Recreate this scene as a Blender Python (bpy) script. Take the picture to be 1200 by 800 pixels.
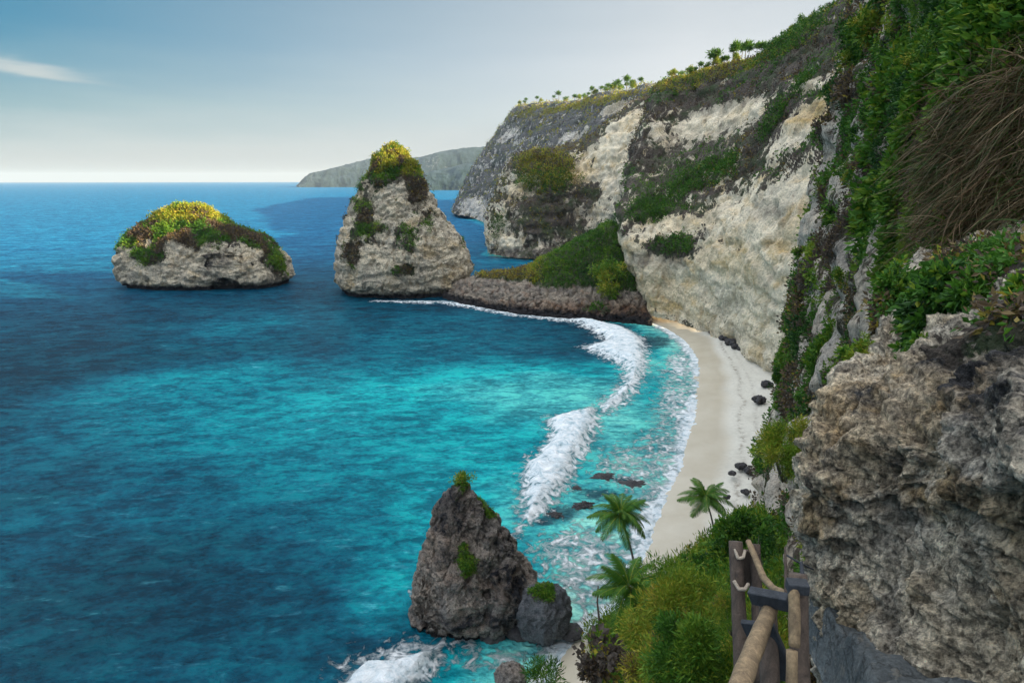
import bpy, math, random
import numpy as np
from mathutils import Vector
R = math.radians
rng = np.random.default_rng(11)
random.seed(11)
for o in list(bpy.data.objects):
    bpy.data.objects.remove(o)
sc = bpy.context.scene
col = sc.collection

# ------------------------------------------------------------------ camera
CAM_Z, FPX, PITCH = 50.0, 700.0, math.atan(189 / 700)
SP, CP = math.sin(PITCH), math.cos(PITCH)
cd = bpy.data.cameras.new('camera')
cam = bpy.data.objects.new('camera', cd)
col.objects.link(cam)
cam.location = (0, 0, CAM_Z)
cam.rotation_euler = (math.pi / 2 - PITCH, 0, 0)
cd.sensor_width = 36
cd.lens = 36 * FPX / 1200
cd.clip_start = 0.1
cd.clip_end = 90000
sc.camera = cam

# ------------------------------------------------------------------ sky, sun, exposure
SUN_EL, SUN_AZ = R(18.3), R(104)          # azimuth clockwise from +Y (the way the camera looks)
def _k(st): return [(p, tuple(v * (0.58 if p < 0.3 else 0.95) / 0.12 for v in c)) for p, c in st]
SKY_LEFT = _k([(0.0, (.265, .275, .27)), (0.045, (.235, .268, .272)), (0.095, (.125, .195, .216)), (0.145, (.055, .14, .188)), (0.19, (.013, .104, .169)), (0.28, (.010, .09, .155)), (0.42, (.32, .41, .50)), (0.75, (.62, .65, .69))])
SKY_RIGHT = _k([(0.0, (.295, .297, .292)), (0.10, (.345, .355, .355)), (0.17, (.335, .348, .354)), (0.22, (.29, .31, .32)), (0.28, (.25, .275, .292)), (0.34, (.16, .21, .27)), (0.5, (.40, .45, .51)), (0.8, (.62, .65, .68))])
world = bpy.data.worlds.new('World')
sc.world = world
world.use_nodes = True
nt = world.node_tree
nt.nodes.clear()
wo = nt.nodes.new('ShaderNodeOutputWorld')
bg = nt.nodes.new('ShaderNodeBackground')
sky = nt.nodes.new('ShaderNodeTexSky')
sky.sky_type = 'NISHITA'
sky.sun_disc = False
sky.sun_elevation = SUN_EL
sky.sun_rotation = SUN_AZ
sky.altitude = 50
sky.air_density = 1.0
sky.dust_density = 2.2
sky.ozone_density = 2.0
bg.inputs['Strength'].default_value = 0.12
# a veil of colour over the clear sky: white at the horizon, bluer low on the left, extra brightness added overhead to lift the shade
def wn(t): return nt.nodes.new(t)
geo = wn('ShaderNodeTexCoord'); sep = wn('ShaderNodeSeparateXYZ')
nt.links.new(geo.outputs['Generated'], sep.inputs[0])
def wmath(op, x, y=None, clamp=False):
    m = wn('ShaderNodeMath'); m.operation = op; m.use_clamp = clamp
    for i, v in enumerate((x, y)):
        if v is None: continue
        if isinstance(v, (int, float)): m.inputs[i].default_value = v
        else: nt.links.new(v, m.inputs[i])
    return m.outputs[0]
def wramp(src, stops):
    r = wn('ShaderNodeValToRGB')
    while len(r.color_ramp.elements) < len(stops): r.color_ramp.elements.new(0.5)
    for e, (p, c) in zip(r.color_ramp.elements, stops):
        e.position = p; e.color = (*c, 1)
    nt.links.new(src, r.inputs[0]); return r.outputs[0]
def wmix(f, x, y):
    m = wn('ShaderNodeMix'); m.data_type = 'RGBA'
    for sck, v in ((m.inputs[0], f), (m.inputs[6], x), (m.inputs[7], y)):
        if isinstance(v, (int, float)): sck.default_value = v
        elif isinstance(v, tuple): sck.default_value = (*v, 1)
        else: nt.links.new(v, sck)
    return m.outputs[2]
ZS = sep.outputs[2]
wisp = wn('ShaderNodeTexNoise'); wmap = wn('ShaderNodeMapping'); wmap.inputs['Scale'].default_value = (3, 3, 22)
nt.links.new(geo.outputs['Generated'], wmap.inputs[0]); nt.links.new(wmap.outputs[0], wisp.inputs['Vector'])
wisp.inputs['Scale'].default_value = 1.6; wisp.inputs['Detail'].default_value = 6
zj = wmath('ADD', ZS, wmath('MULTIPLY', wmath('SUBTRACT', wisp.outputs[0], 0.5), 0.05))
left = wramp(zj, SKY_LEFT); right = wramp(zj, SKY_RIGHT)
azf = wmath('MULTIPLY_ADD' if False else 'MULTIPLY', wmath('ADD', sep.outputs[0], 0.62), 1.15, True)
sky_fill = wmix(azf, left, right)
# one small streak of cloud low on the left
azm = wmath('ARCTAN2', sep.outputs[0], sep.outputs[1])
dx = wmath('DIVIDE', wmath('ADD', azm, 0.645), 0.062)
dzz = wmath('DIVIDE', wmath('SUBTRACT', zj, wmath('ADD', 0.1335, wmath('MULTIPLY', wmath('ADD', azm, 0.645), -0.086))), 0.0055)
cl = wmath('EXPONENT', wmath('MULTIPLY', wmath('ADD', wmath('MULTIPLY', dx, dx), wmath('MULTIPLY', dzz, dzz)), -1.0))
sky_fill = wmix(wmath('MULTIPLY', cl, 0.75), sky_fill, (0.17 / 0.12, 0.172 / 0.12, 0.16 / 0.12))
allsky = wmix(0.96, sky.outputs[0], sky_fill)
nt.links.new(allsky, bg.inputs[0])
nt.links.new(bg.outputs[0], wo.inputs[0])

sl = bpy.data.lights.new('sun', 'SUN')
sl.energy = 5.0
sl.angle = R(0.5)
sl.color = (1.0, 0.80, 0.50)
sun = bpy.data.objects.new('sun', sl)
col.objects.link(sun)
to_sun = Vector((math.sin(SUN_AZ) * math.cos(SUN_EL), math.cos(SUN_AZ) * math.cos(SUN_EL), math.sin(SUN_EL)))
sun.rotation_euler = to_sun.to_track_quat('Z', 'Y').to_euler()
sun.location = (200, -100, 200)

sc.view_settings.view_transform = 'Standard'
sc.view_settings.look = 'None'
sc.view_settings.exposure = 1.95
sc.view_settings.gamma = 1
sc.render.engine = 'CYCLES'
sc.cycles.use_denoising = True
sc.cycles.max_bounces = 5
sc.cycles.diffuse_bounces = 3
sc.cycles.glossy_bounces = 2
sc.cycles.transmission_bounces = 2
sc.cycles.transparent_max_bounces = 4
HAZE = 3.2e-5
sc.cycles.volume_bounces = 0
sc.cycles.caustics_reflective = False
sc.cycles.caustics_refractive = False

# ------------------------------------------------------------------ helpers: design camera geometry
def at(px, py, d):
    """world point at photo pixel (1200x800) and distance d along the optical axis"""
    a, b = (px - 600) / FPX, (400 - py) / FPX
    return np.array([d * a, d * (CP + SP * b), CAM_Z + d * (-SP + CP * b)])

def dz(py, z=0.0):
    return (CAM_Z - z) / (SP - CP * (400 - py) / FPX)

def sea_at(px, py, z=0.0):
    return at(px, py, dz(py, z))

def proj(P):
    x, y, z = P[:, 0], P[:, 1], P[:, 2] - CAM_Z
    d = y * CP - z * SP
    v = y * SP + z * CP
    dd = np.where(d > 0.3, d, 0.3)
    return 600 + FPX * x / dd, 400 - FPX * v / dd, d

# ------------------------------------------------------------------ numpy gradient noise
_G = rng.normal(size=(64, 3)); _G /= np.linalg.norm(_G, axis=1)[:, None]
def _hash(ix, iy, iz, seed):
    h = (ix.astype(np.uint32) * np.uint32(374761393) + iy.astype(np.uint32) * np.uint32(668265263)
         + iz.astype(np.uint32) * np.uint32(2246822519) + np.uint32(seed * 3266489917 & 0xffffffff))
    h ^= h >> np.uint32(15); h *= np.uint32(2246822519); h ^= h >> np.uint32(13)
    h *= np.uint32(3266489917); h ^= h >> np.uint32(16)
    return h
def gnoise(P, seed=0):
    P = np.asarray(P, dtype=np.float64)
    i = np.floor(P); f = P - i
    i = i.astype(np.int64) & 0xffffffff
    w = f * f * f * (f * (f * 6 - 15) + 10)
    out = np.zeros(len(P))
    for dx in (0, 1):
        for dy in (0, 1):
            for dz_ in (0, 1):
                g = _G[_hash((i[:, 0] + dx) & 0xffffffff, (i[:, 1] + dy) & 0xffffffff, (i[:, 2] + dz_) & 0xffffffff, seed) & 63]
                dot = g[:, 0] * (f[:, 0] - dx) + g[:, 1] * (f[:, 1] - dy) + g[:, 2] * (f[:, 2] - dz_)
                out += dot * np.where(dx, w[:, 0], 1 - w[:, 0]) * np.where(dy, w[:, 1], 1 - w[:, 1]) * np.where(dz_, w[:, 2], 1 - w[:, 2])
    return out * 1.5
def fbm(P, octv=5, seed=0, gain=0.5, lac=2.03):
    a, s, n = 1.0, 0.0, 0.0
    P = np.array(P, dtype=np.float64)
    for k in range(octv):
        s = s + a * gnoise(P, seed + k * 7); n += a
        a *= gain; P = P * lac + 17.3
    return s / n
def ridged(P, octv=4, seed=0, gain=0.5):
    a, s, n = 1.0, 0.0, 0.0
    P = np.array(P, dtype=np.float64)
    for k in range(octv):
        s = s + a * (1 - 2 * np.abs(gnoise(P, seed + k * 7))); n += a
        a *= gain; P = P * 2.07 + 9.1
    return s / n
def sstep(a, b, x):
    t = np.clip((x - a) / (b - a), 0, 1)
    return t * t * (3 - 2 * t)

# ------------------------------------------------------------------ mesh helpers
def link(name, me, mat=None, parent=None):
    o = bpy.data.objects.new(name, me)
    col.objects.link(o)
    if mat is not None:
        me.materials.append(mat)
    if parent is not None:
        o.parent = parent
    return o

def mesh_np(name, V, F, smooth=True, attrs=None):
    """V (n,3); F (m,k) quads or tris; attrs {name: (n,) float}"""
    V = np.ascontiguousarray(V, dtype=np.float32); F = np.ascontiguousarray(F, dtype=np.int32)
    me = bpy.data.meshes.new(name)
    m, k = F.shape
    me.vertices.add(len(V)); me.vertices.foreach_set('co', V.ravel())
    me.loops.add(m * k); me.loops.foreach_set('vertex_index', F.ravel())
    me.polygons.add(m)
    me.polygons.foreach_set('loop_start', np.arange(m, dtype=np.int32) * k)
    me.polygons.foreach_set('loop_total', np.full(m, k, dtype=np.int32))
    me.polygons.foreach_set('use_smooth', np.full(m, smooth, dtype=bool))
    for n, a in (attrs or {}).items():
        at_ = me.attributes.new(n, 'FLOAT', 'POINT')
        at_.data.foreach_set('value', np.ascontiguousarray(a, dtype=np.float32))
    me.update(calc_edges=True)
    return me

class MB:
    """collects tubes and boxes with mixed faces into one mesh"""
    def __init__(s): s.v, s.f = [], []
    def tube(s, pts, rad, n=8, cap=True):
        pts = [Vector(p) for p in pts]
        b0 = len(s.v)
        up = Vector((0.31, 0.17, 0.93)).normalized()
        for i, p in enumerate(pts):
            t = (pts[min(i + 1, len(pts) - 1)] - pts[max(i - 1, 0)]).normalized()
            a = t.cross(up)
            if a.length < 0.1: a = t.cross(Vector((1, 0, 0)))
            a.normalize(); b = t.cross(a)
            r = rad[i] if isinstance(rad, (list, tuple, np.ndarray)) else rad
            for k in range(n):
                th = 2 * math.pi * k / n
                s.v.append(tuple(p + (a * math.cos(th) + b * math.sin(th)) * r))
        for i in range(len(pts) - 1):
            for k in range(n):
                q = b0 + i * n
                s.f.append((q + k, q + (k + 1) % n, q + n + (k + 1) % n, q + n + k))
        if cap:
            s.f.append(tuple(b0 + k for k in range(n))[::-1])
            e = b0 + (len(pts) - 1) * n
            s.f.append(tuple(e + k for k in range(n)))
    def box(s, c, ax, half):
        """c centre, ax three unit vectors, half extents"""
        b0 = len(s.v); c = Vector(c)
        A = [Vector(a) * h for a, h in zip(ax, half)]
        for i in (-1, 1):
            for j in (-1, 1):
                for k in (-1, 1):
                    s.v.append(tuple(c + A[0] * i + A[1] * j + A[2] * k))
        for q in ((0, 1, 3, 2), (4, 6, 7, 5), (0, 4, 5, 1), (2, 3, 7, 6), (0, 2, 6, 4), (1, 5, 7, 3)):
            s.f.append(tuple(b0 + k for k in q))
    def build(s, name, mat, parent=None, smooth=True, bevel=0):
        me = bpy.data.meshes.new(name)
        me.from_pydata(s.v, [], s.f)
        me.polygons.foreach_set('use_smooth', np.full(len(me.polygons), smooth, dtype=bool))
        o = link(name, me, mat, parent)
        if bevel:
            b = o.modifiers.new('bevel', 'BEVEL'); b.width = bevel; b.segments = 2
        return o

def empty(name, loc=(0, 0, 0), rz=0.0):
    o = bpy.data.objects.new(name, None)
    col.objects.link(o)
    o.location = loc; o.rotation_euler = (0, 0, rz)
    o.empty_display_size = 0.2
    return o
def tag(o, label=None, cat=None, group=None, kind=None):
    if label: o['label'] = label
    if cat: o['category'] = cat
    if group: o['group'] = group
    if kind: o['kind'] = kind
    return o
def copy_tree(o, parent=None):
    c = o.copy(); col.objects.link(c)
    if parent is not None: c.parent = parent
    for ch in list(o.children): copy_tree(ch, c)
    return c

# ------------------------------------------------------------------ node helpers
def new_mat(name):
    m = bpy.data.materials.new(name); m.use_nodes = True
    n = m.node_tree; n.nodes.clear()
    out = n.nodes.new('ShaderNodeOutputMaterial')
    p = n.nodes.new('ShaderNodeBsdfPrincipled')
    n.links.new(p.outputs[0], out.inputs[0])
    return m, n, p, out
def L(n, a, b): n.links.new(a, b)
def n_coord(n):
    return n.nodes.new('ShaderNodeNewGeometry').outputs['Position']
def n_map(n, src, scale=(1, 1, 1), rot=(0, 0, 0), loc=(0, 0, 0)):
    m = n.nodes.new('ShaderNodeMapping')
    m.inputs['Scale'].default_value = scale; m.inputs['Rotation'].default_value = rot; m.inputs['Location'].default_value = loc
    L(n, src, m.inputs[0]); return m.outputs[0]
def n_noise(n, vec, scale, detail=5, rough=0.55, dist=0.0):
    t = n.nodes.new('ShaderNodeTexNoise')
    t.inputs['Scale'].default_value = scale; t.inputs['Detail'].default_value = detail
    t.inputs['Roughness'].default_value = rough; t.inputs['Distortion'].default_value = dist
    L(n, vec, t.inputs['Vector']); return t.outputs[0]
def n_ramp(n, src, stops, interp='LINEAR'):
    r = n.nodes.new('ShaderNodeValToRGB'); cr = r.color_ramp; cr.interpolation = interp
    while len(cr.elements) < len(stops): cr.elements.new(0.5)
    for e, (p, c) in zip(cr.elements, stops):
        e.position = p
        e.color = (c, c, c, 1) if isinstance(c, (int, float)) else (*c, 1)
    L(n, src, r.inputs[0]); return r.outputs[0]
def n_math(n, op, a, b=None, clamp=False):
    m = n.nodes.new('ShaderNodeMath'); m.operation = op; m.use_clamp = clamp
    for i, x in enumerate((a, b)):
        if x is None: continue
        if isinstance(x, (int, float)): m.inputs[i].default_value = x
        else: L(n, x, m.inputs[i])
    return m.outputs[0]
def n_mix(n, fac, a, b, mode='MIX'):
    m = n.nodes.new('ShaderNodeMix'); m.data_type = 'RGBA'; m.blend_type = mode
    for s, x in ((m.inputs[0], fac), (m.inputs[6], a), (m.inputs[7], b)):
        if isinstance(x, (int, float)): s.default_value = x
        elif isinstance(x, tuple): s.default_value = (*x, 1)
        else: L(n, x, s)
    return m.outputs[2]
def n_attr(n, name):
    a = n.nodes.new('ShaderNodeAttribute'); a.attribute_name = name; return a.outputs['Fac']
def n_bump(n, h, strength, dist, normal=None):
    b = n.nodes.new('ShaderNodeBump'); b.inputs['Strength'].default_value = strength; b.inputs['Distance'].default_value = dist
    L(n, h, b.inputs['Height'])
    if normal is not None: L(n, normal, b.inputs['Normal'])
    return b.outputs[0]

# ------------------------------------------------------------------ materials
def rock_material(name, s, pale, grey, ochre, dark, soil=(0.052, 0.042, 0.034), green=(0.04, 0.065, 0.022), bump=1.0, ochre_amt=0.5, dark_amt=0.5, streak=1.0, wet=None, speck=0.75, grain=0.0):
    """s = size in metres of the large colour patches.  attributes: veg (soil and litter), stain (dark), tan (ochre)"""
    m, n, p, out = new_mat(name)
    co = n_coord(n)
    big = n_noise(n, co, 1.0 / s, 6, 0.6)
    base = n_mix(n, n_ramp(n, big, [(0.38, 0), (0.62, 1)]), grey, pale)
    mid = n_noise(n, co, 4.3 / s, 8, 0.65, 0.4)
    base = n_mix(n, n_ramp(n, mid, [(0.3, 0.0), (0.75, 0.55)]), base, tuple(min(1, c * 1.35) for c in pale))
    och = n_noise(n, n_map(n, co, (1, 1, 1.6), loc=(31, 7, 3)), 1.4 / s, 6, 0.6, 0.5)
    of = n_math(n, 'ADD', n_math(n, 'MULTIPLY', n_ramp(n, och, [(0.52, 0), (0.68, 1)]), ochre_amt), n_attr(n, 'tan'), True)
    base = n_mix(n, of, base, ochre)
    st = n_noise(n, n_map(n, co, (1, 1, 0.16)), 5.0 / s, 7, 0.65, 0.2)
    pat = n_noise(n, n_map(n, co, loc=(3, 90, 12)), 2.4 / s, 9, 0.7, 0.6)
    df = n_math(n, 'MAXIMUM', n_math(n, 'MULTIPLY', n_ramp(n, st, [(0.5, 0), (0.72, 1)]), 0.6 * streak * dark_amt),
                n_math(n, 'MULTIPLY', n_ramp(n, pat, [(0.5, 0), (0.66, 1)]), dark_amt))
    df = n_math(n, 'ADD', df, n_math(n, 'MULTIPLY', n_attr(n, 'stain_shade'), n_ramp(n, pat, [(0.3, 0.35), (0.6, 1.0)])), True)
    base = n_mix(n, df, base, dark)
    fine = n_noise(n, co, 22.0 / s, 8, 0.7)
    base = n_mix(n, speck, base, n_ramp(n, fine, [(0.34, 0.16), (0.48, 0.9), (0.66, 1.45)]), 'MULTIPLY')
    if grain:
        gr1 = n_noise(n, n_map(n, co, (1, 1, 0.5)), 1.15 / grain, 5, 0.75)
        gr2 = n_noise(n, co, 0.33 / grain, 5, 0.7)
        base = n_mix(n, 0.9, base, n_ramp(n, gr1, [(0.38, 0.30), (0.48, 0.95), (0.60, 1.75)]), 'MULTIPLY')
        base = n_mix(n, 0.8, base, n_ramp(n, gr2, [(0.36, 0.5), (0.5, 1.0), (0.62, 1.4)]), 'MULTIPLY')
    vn = n_noise(n, n_map(n, co, (1, 1, 0.7), loc=(8, 8, 40)), 3.2 / s, 10, 0.74, 0.5)
    vf = n_ramp(n, n_math(n, 'ADD', n_attr(n, 'veg'), n_math(n, 'MULTIPLY', n_math(n, 'SUBTRACT', vn, 0.5), 2.6)), [(0.44, 0), (0.56, 1)])
    soilc = n_mix(n, n_ramp(n, fine, [(0.36, 0), (0.64, 1)]), tuple(c * 0.6 for c in soil), tuple(c * 2.6 for c in soil))
    gn = n_noise(n, n_map(n, co, loc=(50, 4, 2)), 1.7 / s, 6, 0.65)
    soilc = n_mix(n, n_ramp(n, gn, [(0.45, 0), (0.62, 0.8)]), soilc, green)
    base = n_mix(n, vf, base, soilc)
    if wet is not None:   # permanently damp, algae-dark foot of the rock, by height above the sea
        zz = n.nodes.new('ShaderNodeSeparateXYZ'); L(n, co, zz.inputs[0])
        wl = n_math(n, 'ADD', zz.outputs[2], n_math(n, 'MULTIPLY', n_math(n, 'SUBTRACT', mid, 0.5), wet * 1.6))
        base = n_mix(n, n_ramp(n, n_math(n, 'DIVIDE', wl, wet * 2), [(0.35, 1), (0.6, 0)]), base, (0.022, 0.02, 0.022))
    L(n, base, p.inputs['Base Color'])
    p.inputs['Roughness'].default_value = 0.9
    p.inputs['Specular IOR Level'].default_value = 0.25
    h = n_math(n, 'ADD', n_math(n, 'MULTIPLY', mid, 1.0), n_math(n, 'MULTIPLY', fine, 0.6))
    h = n_math(n, 'ADD', h, n_math(n, 'MULTIPLY', gr1 if grain else n_noise(n, co, 70.0 / s, 5, 0.7), 0.3 if grain else 0.12))
    L(n, n_bump(n, h, 1.0 * bump, 0.2 * s), p.inputs['Normal'])
    return m

M_cliff = rock_material('limestone_cliff', 14.0, (0.74, 0.64, 0.475), (0.62, 0.545, 0.425), (0.62, 0.43, 0.19), (0.12, 0.10, 0.085), bump=0.7, ochre_amt=0.6, dark_amt=0.42, streak=1.3, speck=0.5)
M_far = rock_material('limestone_far', 30.0, (0.52, 0.47, 0.40), (0.38, 0.36, 0.34), (0.48, 0.36, 0.20), (0.10, 0.095, 0.105), soil=(0.062, 0.06, 0.06), green=(0.05, 0.062, 0.045), bump=0.7, ochre_amt=0.35, dark_amt=0.6)
M_slope = rock_material('weathered_slope', 6.0, (0.62, 0.53, 0.42), (0.42, 0.375, 0.335), (0.38, 0.23, 0.10), (0.05, 0.044, 0.042), soil=(0.06, 0.043, 0.03), bump=0.9, ochre_amt=0.35, dark_amt=0.6)
M_near = rock_material('near_limestone', 0.9, (0.62, 0.515, 0.37), (0.43, 0.395, 0.345), (0.40, 0.28, 0.15), (0.05, 0.047, 0.048), bump=1.0, ochre_amt=0.6, dark_amt=0.65, streak=1.2, speck=0.6, grain=0.05)
M_stack = rock_material('stack_limestone', 12.0, (0.62, 0.53, 0.39), (0.46, 0.405, 0.325), (0.54, 0.36, 0.15), (0.075, 0.064, 0.056), bump=0.9, ochre_amt=0.55, dark_amt=0.7, wet=2.2, speck=0.85)
M_bould = rock_material('grey_boulder', 3.0, (0.17, 0.175, 0.185), (0.08, 0.086, 0.096), (0.15, 0.12, 0.09), (0.03, 0.032, 0.04), bump=1.0, ochre_amt=0.2, dark_amt=0.6, streak=0.3, speck=0.9)
M_pinn = rock_material('pinnacle_rock', 4.0, (0.37, 0.315, 0.262), (0.20, 0.185, 0.178), (0.31, 0.20, 0.135), (0.028, 0.028, 0.034), bump=1.1, ochre_amt=0.5, dark_amt=0.75, streak=0.4, wet=0.5, speck=0.9)
M_dark = rock_material('wet_dark_rock', 1.5, (0.085, 0.08, 0.08), (0.045, 0.045, 0.052), (0.07, 0.05, 0.04), (0.015, 0.015, 0.02), bump=0.9, ochre_amt=0.3, dark_amt=0.5)
M_neck = rock_material('neck_rock', 6.0, (0.36, 0.30, 0.235), (0.19, 0.16, 0.14), (0.28, 0.15, 0.08), (0.05, 0.036, 0.034), soil=(0.045, 0.05, 0.025), bump=1.0, ochre_amt=0.6, dark_amt=0.8, wet=2.8, speck=0.9)

M_cape = rock_material('cape_slope', 60.0, (0.14, 0.16, 0.17), (0.06, 0.08, 0.09), (0.10, 0.11, 0.10), (0.03, 0.042, 0.05), soil=(0.016, 0.030, 0.038), green=(0.014, 0.032, 0.030), bump=0.6, ochre_amt=0.2, dark_amt=0.5, speck=0.4)  # distance haze partly painted in as bluish rock colours

def foliage_material(name, stops):
    m, n, p, out = new_mat(name)
    c = n_ramp(n, n_attr(n, 'hue'), stops)
    nz = n_noise(n, n_coord(n), 1.1, 3, 0.6)
    c = n_mix(n, 0.5, c, n_ramp(n, nz, [(0.3, 0.7), (0.7, 1.25)]), 'MULTIPLY')
    L(n, c, p.inputs['Base Color'])
    p.inputs['Roughness'].default_value = 0.6
    p.inputs['Specular IOR Level'].default_value = 0.25
    tr = n.nodes.new('ShaderNodeBsdfTranslucent'); L(n, c, tr.inputs[0])
    mx = n.nodes.new('ShaderNodeMixShader'); mx.inputs[0].default_value = 0.28
    L(n, p.outputs[0], mx.inputs[1]); L(n, tr.outputs[0], mx.inputs[2]); L(n, mx.outputs[0], out.inputs[0])
    return m
STOPS = [(0.0, (0.016, 0.056, 0.010)), (0.3, (0.058, 0.160, 0.014)), (0.55, (0.17, 0.25, 0.020)), (0.75, (0.36, 0.29, 0.03)), (0.88, (0.14, 0.092, 0.045)), (1.0, (0.075, 0.058, 0.046))]
M_leaf = foliage_material('leaves', STOPS)
M_dry = foliage_material('dry_grass_blades', [(0.0, (0.035, 0.065, 0.012)), (0.25, (0.06, 0.05, 0.016)), (0.6, (0.085, 0.05, 0.024)), (0.85, (0.16, 0.10, 0.05)), (1.0, (0.26, 0.19, 0.11))])

def bark_material():
    m, n, p, out = new_mat('palm_bark')
    co = n_coord(n)
    nz = n_noise(n, n_map(n, co, (1, 1, 4)), 3.0, 6, 0.7)
    L(n, n_ramp(n, nz, [(0.3, (0.08, 0.065, 0.05)), (0.7, (0.22, 0.19, 0.155))]), p.inputs['Base Color'])
    p.inputs['Roughness'].default_value = 0.9
    L(n, n_bump(n, nz, 0.6, 0.05), p.inputs['Normal'])
    return m
M_bark = bark_material()
def wood_material(name, c0, c1, sc_=18.0):
    m, n, p, out = new_mat(name)
    co = n_coord(n)
    nz = n_noise(n, n_map(n, co, (1, 1, 0.25)), sc_, 8, 0.7, 0.6)
    n2 = n_noise(n, co, sc_ * 4, 5, 0.7)
    c = n_ramp(n, nz, [(0.3, c0), (0.7, c1)])
    c = n_mix(n, 0.6, c, n_ramp(n, n2, [(0.3, 0.55), (0.7, 1.3)]), 'MULTIPLY')
    L(n, c, p.inputs['Base Color']); p.inputs['Roughness'].default_value = 0.85
    L(n, n_bump(n, n_math(n, 'ADD', nz, n2), 0.7, 0.012), p.inputs['Normal'])
    return m
M_log = wood_material('peeled_log', (0.10, 0.068, 0.04), (0.32, 0.225, 0.125))
M_post = wood_material('old_post', (0.035, 0.025, 0.02), (0.125, 0.088, 0.066))
M_beam = wood_material('tarred_beam', (0.012, 0.014, 0.018), (0.045, 0.05, 0.06))
M_rope = wood_material('pale_rope', (0.28, 0.22, 0.17), (0.5, 0.42, 0.33), 60)

def concrete_material():
    m, n, p, out = new_mat('path_concrete')
    co = n_coord(n)
    a = n_noise(n, co, 2.2, 8, 0.7); b = n_noise(n, co, 30, 6, 0.7)
    c = n_ramp(n, a, [(0.36, (0.05, 0.062, 0.07)), (0.64, (0.20, 0.215, 0.215))])
    c = n_mix(n, 0.7, c, n_ramp(n, b, [(0.36, 0.45), (0.64, 1.35)]), 'MULTIPLY')
    vo = n.nodes.new('ShaderNodeTexVoronoi'); vo.feature = 'DISTANCE_TO_EDGE'; vo.inputs['Scale'].default_value = 3.2
    L(n, n_map(n, n_mix(n, 0.25, co, n_noise(n, co, 5, 4, 0.6))), vo.inputs['Vector'])
    c = n_mix(n, n_ramp(n, vo.outputs['Distance'], [(0.0, 0.75), (0.03, 0.0)]), c, (0.02, 0.02, 0.02))
    g_ = n_noise(n, n_map(n, co, loc=(4, 9, 1)), 9, 6, 0.75)
    c = n_mix(n, n_ramp(n, g_, [(0.56, 0), (0.64, 0.7)]), c, (0.26, 0.24, 0.20))
    L(n, c, p.inputs['Base Color']); p.inputs['Roughness'].default_value = 0.85
    L(n, n_bump(n, n_math(n, 'ADD', n_math(n, 'ADD', a, g_), n_math(n, 'MULTIPLY', b, 0.6)), 1.0, 0.09), p.inputs['Normal'])
    return m
M_path = concrete_material()

def sand_material():
    m, n, p, out = new_mat('beach_sand')
    co = n_coord(n)
    a = n_noise(n, co, 0.12, 6, 0.6); b = n_noise(n, co, 1.6, 8, 0.7); d_ = n_noise(n, co, 12, 4, 0.7)
    dry = n_ramp(n, a, [(0.3, (0.50, 0.47, 0.405)), (0.7, (0.60, 0.57, 0.50))])
    dry = n_mix(n, 0.6, dry, n_ramp(n, b, [(0.3, 0.72), (0.55, 1.0), (0.75, 1.08)]), 'MULTIPLY')
    spk = n_noise(n, co, 3.3, 6, 0.75)
    dry = n_mix(n, n_ramp(n, spk, [(0.62, 0), (0.70, 0.6)]), dry, (0.2, 0.17, 0.13))
    wrk = n_noise(n, n_map(n, co, (1, 1, 1)), 0.9, 8, 0.75)
    dry = n_mix(n, n_math(n, 'MULTIPLY', n_attr(n, 'wrack'), n_ramp(n, wrk, [(0.45, 0), (0.62, 0.8)])), dry, (0.13, 0.10, 0.07))
    wetc = n_ramp(n, a, [(0.3, (0.38, 0.325, 0.24)), (0.7, (0.46, 0.41, 0.325))])
    w = n_attr(n, 'wet')
    wf = n_ramp(n, n_math(n, 'ADD', w, n_math(n, 'MULTIPLY', n_math(n, 'SUBTRACT', a, 0.5), 0.9)), [(0.15, 0), (0.85, 1)])
    L(n, n_mix(n, wf, dry, wetc), p.inputs['Base Color'])
    L(n, n_ramp(n, wf, [(0, 0.95), (1, 0.4)]), p.inputs['Roughness'])
    L(n, n_bump(n, n_math(n, 'ADD', b, n_math(n, 'MULTIPLY', d_, 0.3)), 0.35, 0.12), p.inputs['Normal'])
    return m
M_sand = sand_material()

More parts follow.
